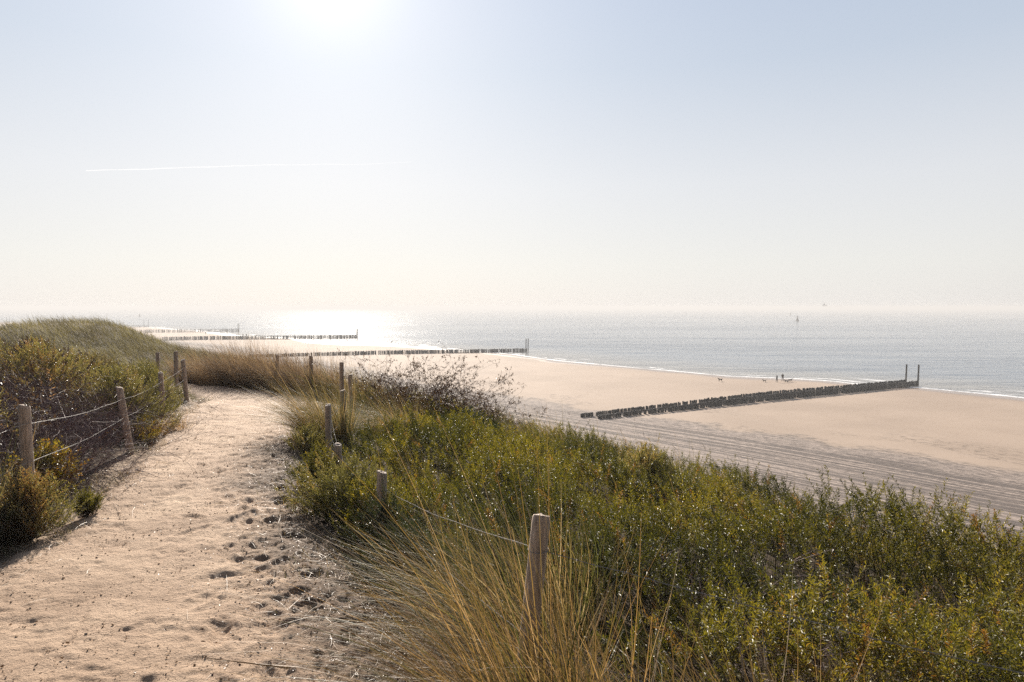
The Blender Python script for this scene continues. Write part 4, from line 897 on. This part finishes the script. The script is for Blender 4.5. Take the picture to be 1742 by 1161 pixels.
def dog(p, ln, rz, m, label, group=None, head=0.0, run=0.0):
    k = ln/0.8
    v = [(0, 0.30, 0.52), (0, 0.02, 0.50), (0, -0.30, 0.53), (0, 0.45, 0.68+head), (0, 0.55, 0.74+head), (0, 0.70, 0.70+head),
         (0.09, 0.30, 0.42), (0.09, 0.33+run, 0.22), (0.09, 0.31+run*1.6, 0.03), (-0.09, 0.30, 0.42), (-0.09, 0.27-run, 0.22), (-0.09, 0.27-run*1.3, 0.03),
         (0.09, -0.30, 0.44), (0.09, -0.24-run, 0.28), (0.09, -0.38-run*1.5, 0.15), (0.09, -0.35-run*1.8, 0.03), (-0.09, -0.30, 0.44), (-0.09, -0.20+run, 0.28), (-0.09, -0.33+run, 0.15), (-0.09, -0.30+run*1.3, 0.03),
         (0, -0.45, 0.60), (0, -0.66, 0.74), (0.05, 0.50, 0.84+head), (-0.05, 0.50, 0.84+head)]
    ed = [(0, 1), (1, 2), (0, 3), (3, 4), (4, 5), (0, 6), (6, 7), (7, 8), (0, 9), (9, 10), (10, 11), (2, 12), (12, 13), (13, 14), (14, 15), (2, 16), (16, 17), (17, 18), (18, 19), (2, 20), (20, 21), (4, 22), (4, 23)]
    rd = [0.15, 0.13, 0.12, 0.085, 0.095, 0.045, 0.06, 0.04, 0.03, 0.06, 0.04, 0.03, 0.08, 0.05, 0.03, 0.03, 0.08, 0.05, 0.03, 0.03, 0.035, 0.02, 0.022, 0.022]
    o = skin('dog', [(a*k, b_*k, c*k) for a, b_, c in v], ed, [q*k for q in rd], m, loc=p, rz=rz, root=1); tag(o, label, 'dog', group); return o
WG = 'people walking on the beach'
p = onbeach(1321.5, 651); person(p, 1.75, 1.9, M_black, 'person in a long dark coat, left one of the pair walking near the nearest groyne', 0.16, WG)
p = onbeach(1331.3, 649); person(p, 1.85, -0.6, M_red, 'person in a maroon jacket, right one of the pair walking near the nearest groyne', 0.26, WG)
DG = 'dogs loose on the beach'
dog(onbeach(1225.5, 649.5), 0.82, 1.7, M_fur, 'black dog standing alone on the beach, farthest left of the dogs', DG, 0.0)
dog(onbeach(1300.5, 650.5), 0.62, 1.2, M_furb, 'small brown dog left of the walking pair', DG, 0.05)
dog(onbeach(1338, 651.5), 0.72, 1.5, M_fur, 'black dog right behind the walking pair, nearer the camera', DG, -0.05, 0.06)
dog(onbeach(1344, 650), 0.78, -1.4, M_fur, 'dark dog running to the right of the walking pair', DG, -0.02, 0.12)
for (px, py, lb, rz) in ((520, 584, 'left of two distant walkers in front of the third groyne', 0.3), (524.6, 584, 'right of two distant walkers in front of the third groyne', -0.5),
                         (413.4, 573.3, 'left of two distant walkers beyond the third groyne, near the water', 0.2), (419, 573.3, 'right of two distant walkers beyond the third groyne, near the water', 0.4),
                         (435.5, 575.0, 'distant walker close behind the third groyne, left one of two', 1.0), (442, 575.0, 'distant walker close behind the third groyne, right one of two', -1.0),
                         (350, 569.3, 'single distant walker on the beach between the third and fourth groynes', 0.5)):
    person(onbeach(px, py), 1.8, rz, M_black, lb, 0.2, WG, detail=False)

# ------------------------------------------------------------------ things at sea
def lathe(name, prof, m, parent=None, seg=16, loc=(0, 0, 0)):
    V = []; 
    for r_, z_ in prof:
        for k in range(seg): a = k*2*math.pi/seg; V.append((r_*math.cos(a), r_*math.sin(a), z_))
    i = np.arange(len(prof)*seg).reshape(len(prof), seg); j = np.roll(i, -1, 1)
    o = mesh_from(name, np.array(V), np.stack([i[:-1], j[:-1], j[1:], i[1:]], -1).reshape(-1, 4), [m], parent=parent); o.location = loc; return o
def buoy(px, py, s, label):
    p = onz(px, py, SEA); r_ = empty('buoy', p); tag(r_, label, 'buoy', 'navigation buoys at sea')
    lathe('float', [(0, -0.6*s), (1.3*s, -0.5*s), (1.5*s, 0.2*s), (1.3*s, 0.8*s), (0, 0.85*s)], M_buoy, r_)
    lathe('tower', [(1.1*s, 0.8*s), (0.75*s, 2.6*s), (0.55*s, 3.6*s), (0, 3.65*s)], M_buoy, r_, 8)
    lathe('topmark', [(0, 3.6*s), (0.5*s, 3.9*s), (0.5*s, 4.3*s), (0.12*s, 5.0*s), (0, 5.0*s)], M_buoy, r_, 8)
buoy(1356.5, 546.6, 1.35, 'nearest dark channel buoy on the open sea above the beach walkers')
buoy(1344.5, 536.2, 1.15, 'faint smaller-looking buoy just above and left of the dark one')
buoy(237.5, 538.6, 1.1, 'pale buoy above the crest of the rounded dune at left')
buoy(213, 529.6, 2.0, 'tiny most distant buoy at the left, near the horizon')
def box(S, x0, x1, y0, y1, z0, z1):
    V = np.array([(a, b_, c) for a in (x0, x1) for b_ in (y0, y1) for c in (z0, z1)], float)
    S.add(V, np.array([[0, 1, 3, 2], [4, 6, 7, 5], [0, 4, 5, 1], [2, 3, 7, 6], [0, 2, 6, 4], [1, 5, 7, 3]]), np.full(6, 0.5))
p = at(1426, 523, 7000); ship = empty('cargo_ship', (p[0], 7000, SEA)); tag(ship, 'long cargo ship fading into the haze on the horizon at right', 'ship')
S = Soup(); hv = []
for sx, w_ in ((-175, 12), (-165, 20), (120, 20), (150, 14), (178, 1)):
    hv += [(sx, -w_, 14), (sx, w_, 14), (sx, w_*0.8, -4), (sx, -w_*0.8, -4)]
i = np.arange(20).reshape(5, 4); j = np.roll(i, -1, 1)
S.add(np.array(hv, float), np.concatenate([np.stack([i[:-1], j[:-1], j[1:], i[1:]], -1).reshape(-1, 4), i[[0]], i[[-1]][:, ::-1]]), np.full(18, 0.5))
S.V[0] = S.V[0].reshape(-1, 3); mesh_from('hull', S.V[0], S.F[0], [M_hull], parent=ship)
S = Soup(); box(S, -160, -125, -16, 16, 14.1, 42); box(S, -150, -140, -6, 6, 42.1, 52); mesh_from('bridge', np.concatenate(S.V), np.concatenate(S.F), [M_hull], parent=ship)
S = Soup(); rr = np.random.default_rng(3)
for k in range(14): box(S, -115+k*19, -98+k*19, -16, 16, 14.1, 22+rr.integers(0, 3)*2.6)
mesh_from('container_stack', np.concatenate(S.V), np.concatenate(S.F), [M_hull], parent=ship)

# litter on the upper beach
def scrap(px, py, m, s, label, name):
    p = onbeach(px, py); V = []; nn = 7
    for a in range(nn):
        for b_ in range(nn): V.append((s*(a/(nn-1)-0.5)*1.6, s*(b_/(nn-1)-0.5), s*0.35*(0.6+vn(np.array([a*0.7+px]), np.array([b_*0.7]), 3)[0])+0.35*s*0.3))
    o = mesh_from(name, np.array(V), gridf(nn, nn), [m]); o.location = (p[0], p[1], p[2]+0.5); 
    md = o.modifiers.new('t', 'SOLIDIFY'); md.thickness = s*0.25; tag(o, label, 'litter'); return o

# contrail: a long thin cloud far beyond everything
a = at(146, 289.5, 42000); b_ = at(700, 277, 46000); n = 60; t = np.linspace(0, 1, n)[:, None]; C = a+(b_-a)*t; C[:, 2] += 120*fbm(t[:, 0]*6, t[:, 0]*0, 3, 3)
rad = (34+26*vn(t[:, 0]*23, t[:, 0]*0, 5))*np.clip(1.1-t[:, 0], 0.25, 1)
V = [C[i_]+rad[i_]*np.array([0, math.cos(k*math.pi/4), math.sin(k*math.pi/4)]) for i_ in range(n) for k in range(8)]
i = np.arange(n*8).reshape(n, 8); j = np.roll(i, -1, 1)
m, ns_, l_ = mat('ice_cloud'); o_ = nd(ns_, 'ShaderNodeOutputMaterial'); d_ = nd(ns_, 'ShaderNodeBsdfDiffuse'); d_.inputs[0].default_value = (0.95, 0.95, 0.95, 1); tr = nd(ns_, 'ShaderNodeBsdfTransparent'); tl = nd(ns_, 'ShaderNodeBsdfTranslucent'); tl.inputs[0].default_value = (0.95, 0.95, 0.95, 1)
ms = nd(ns_, 'ShaderNodeMixShader', i_Fac=0.6); m2 = nd(ns_, 'ShaderNodeMixShader', i_Fac=0.085)
l_.new(d_.outputs[0], ms.inputs[1]); l_.new(tl.outputs[0], ms.inputs[2]); l_.new(tr.outputs[0], m2.inputs[1]); l_.new(ms.outputs[0], m2.inputs[2]); l_.new(m2.outputs[0], o_.inputs[0])
o = mesh_from('contrail', np.array(V), np.stack([i[:-1], j[:-1], j[1:], i[1:]], -1).reshape(-1, 4), [m], smooth=True); tag(o, 'thin white aircraft contrail high in the left half of the sky', 'contrail')

# ------------------------------------------------------------------ haze: one closed box of even air
hx, hy0, hy1, hz0, hz1 = 32000, -1200, 32000, -18.5, 6.0
V = np.array([(a, b_, c) for a in (-hx, hx) for b_ in (hy0, hy1) for c in (hz0, hz1)], float)
m, ns_, l_ = mat('sea_haze'); o_ = nd(ns_, 'ShaderNodeOutputMaterial'); pv = nd(ns_, 'ShaderNodeVolumePrincipled')
pv.inputs['Color'].default_value = (0.78, 0.78, 0.78, 1); pv.inputs['Density'].default_value = 0.00068; pv.inputs['Anisotropy'].default_value = 0.1
l_.new(pv.outputs[0], o_.inputs['Volume'])
o = mesh_from('haze', V, np.array([[0, 1, 3, 2], [4, 6, 7, 5], [0, 4, 5, 1], [2, 3, 7, 6], [0, 2, 6, 4], [1, 5, 7, 3]]), [m]); tag(o, 'thin pale sea haze', kind='stuff')
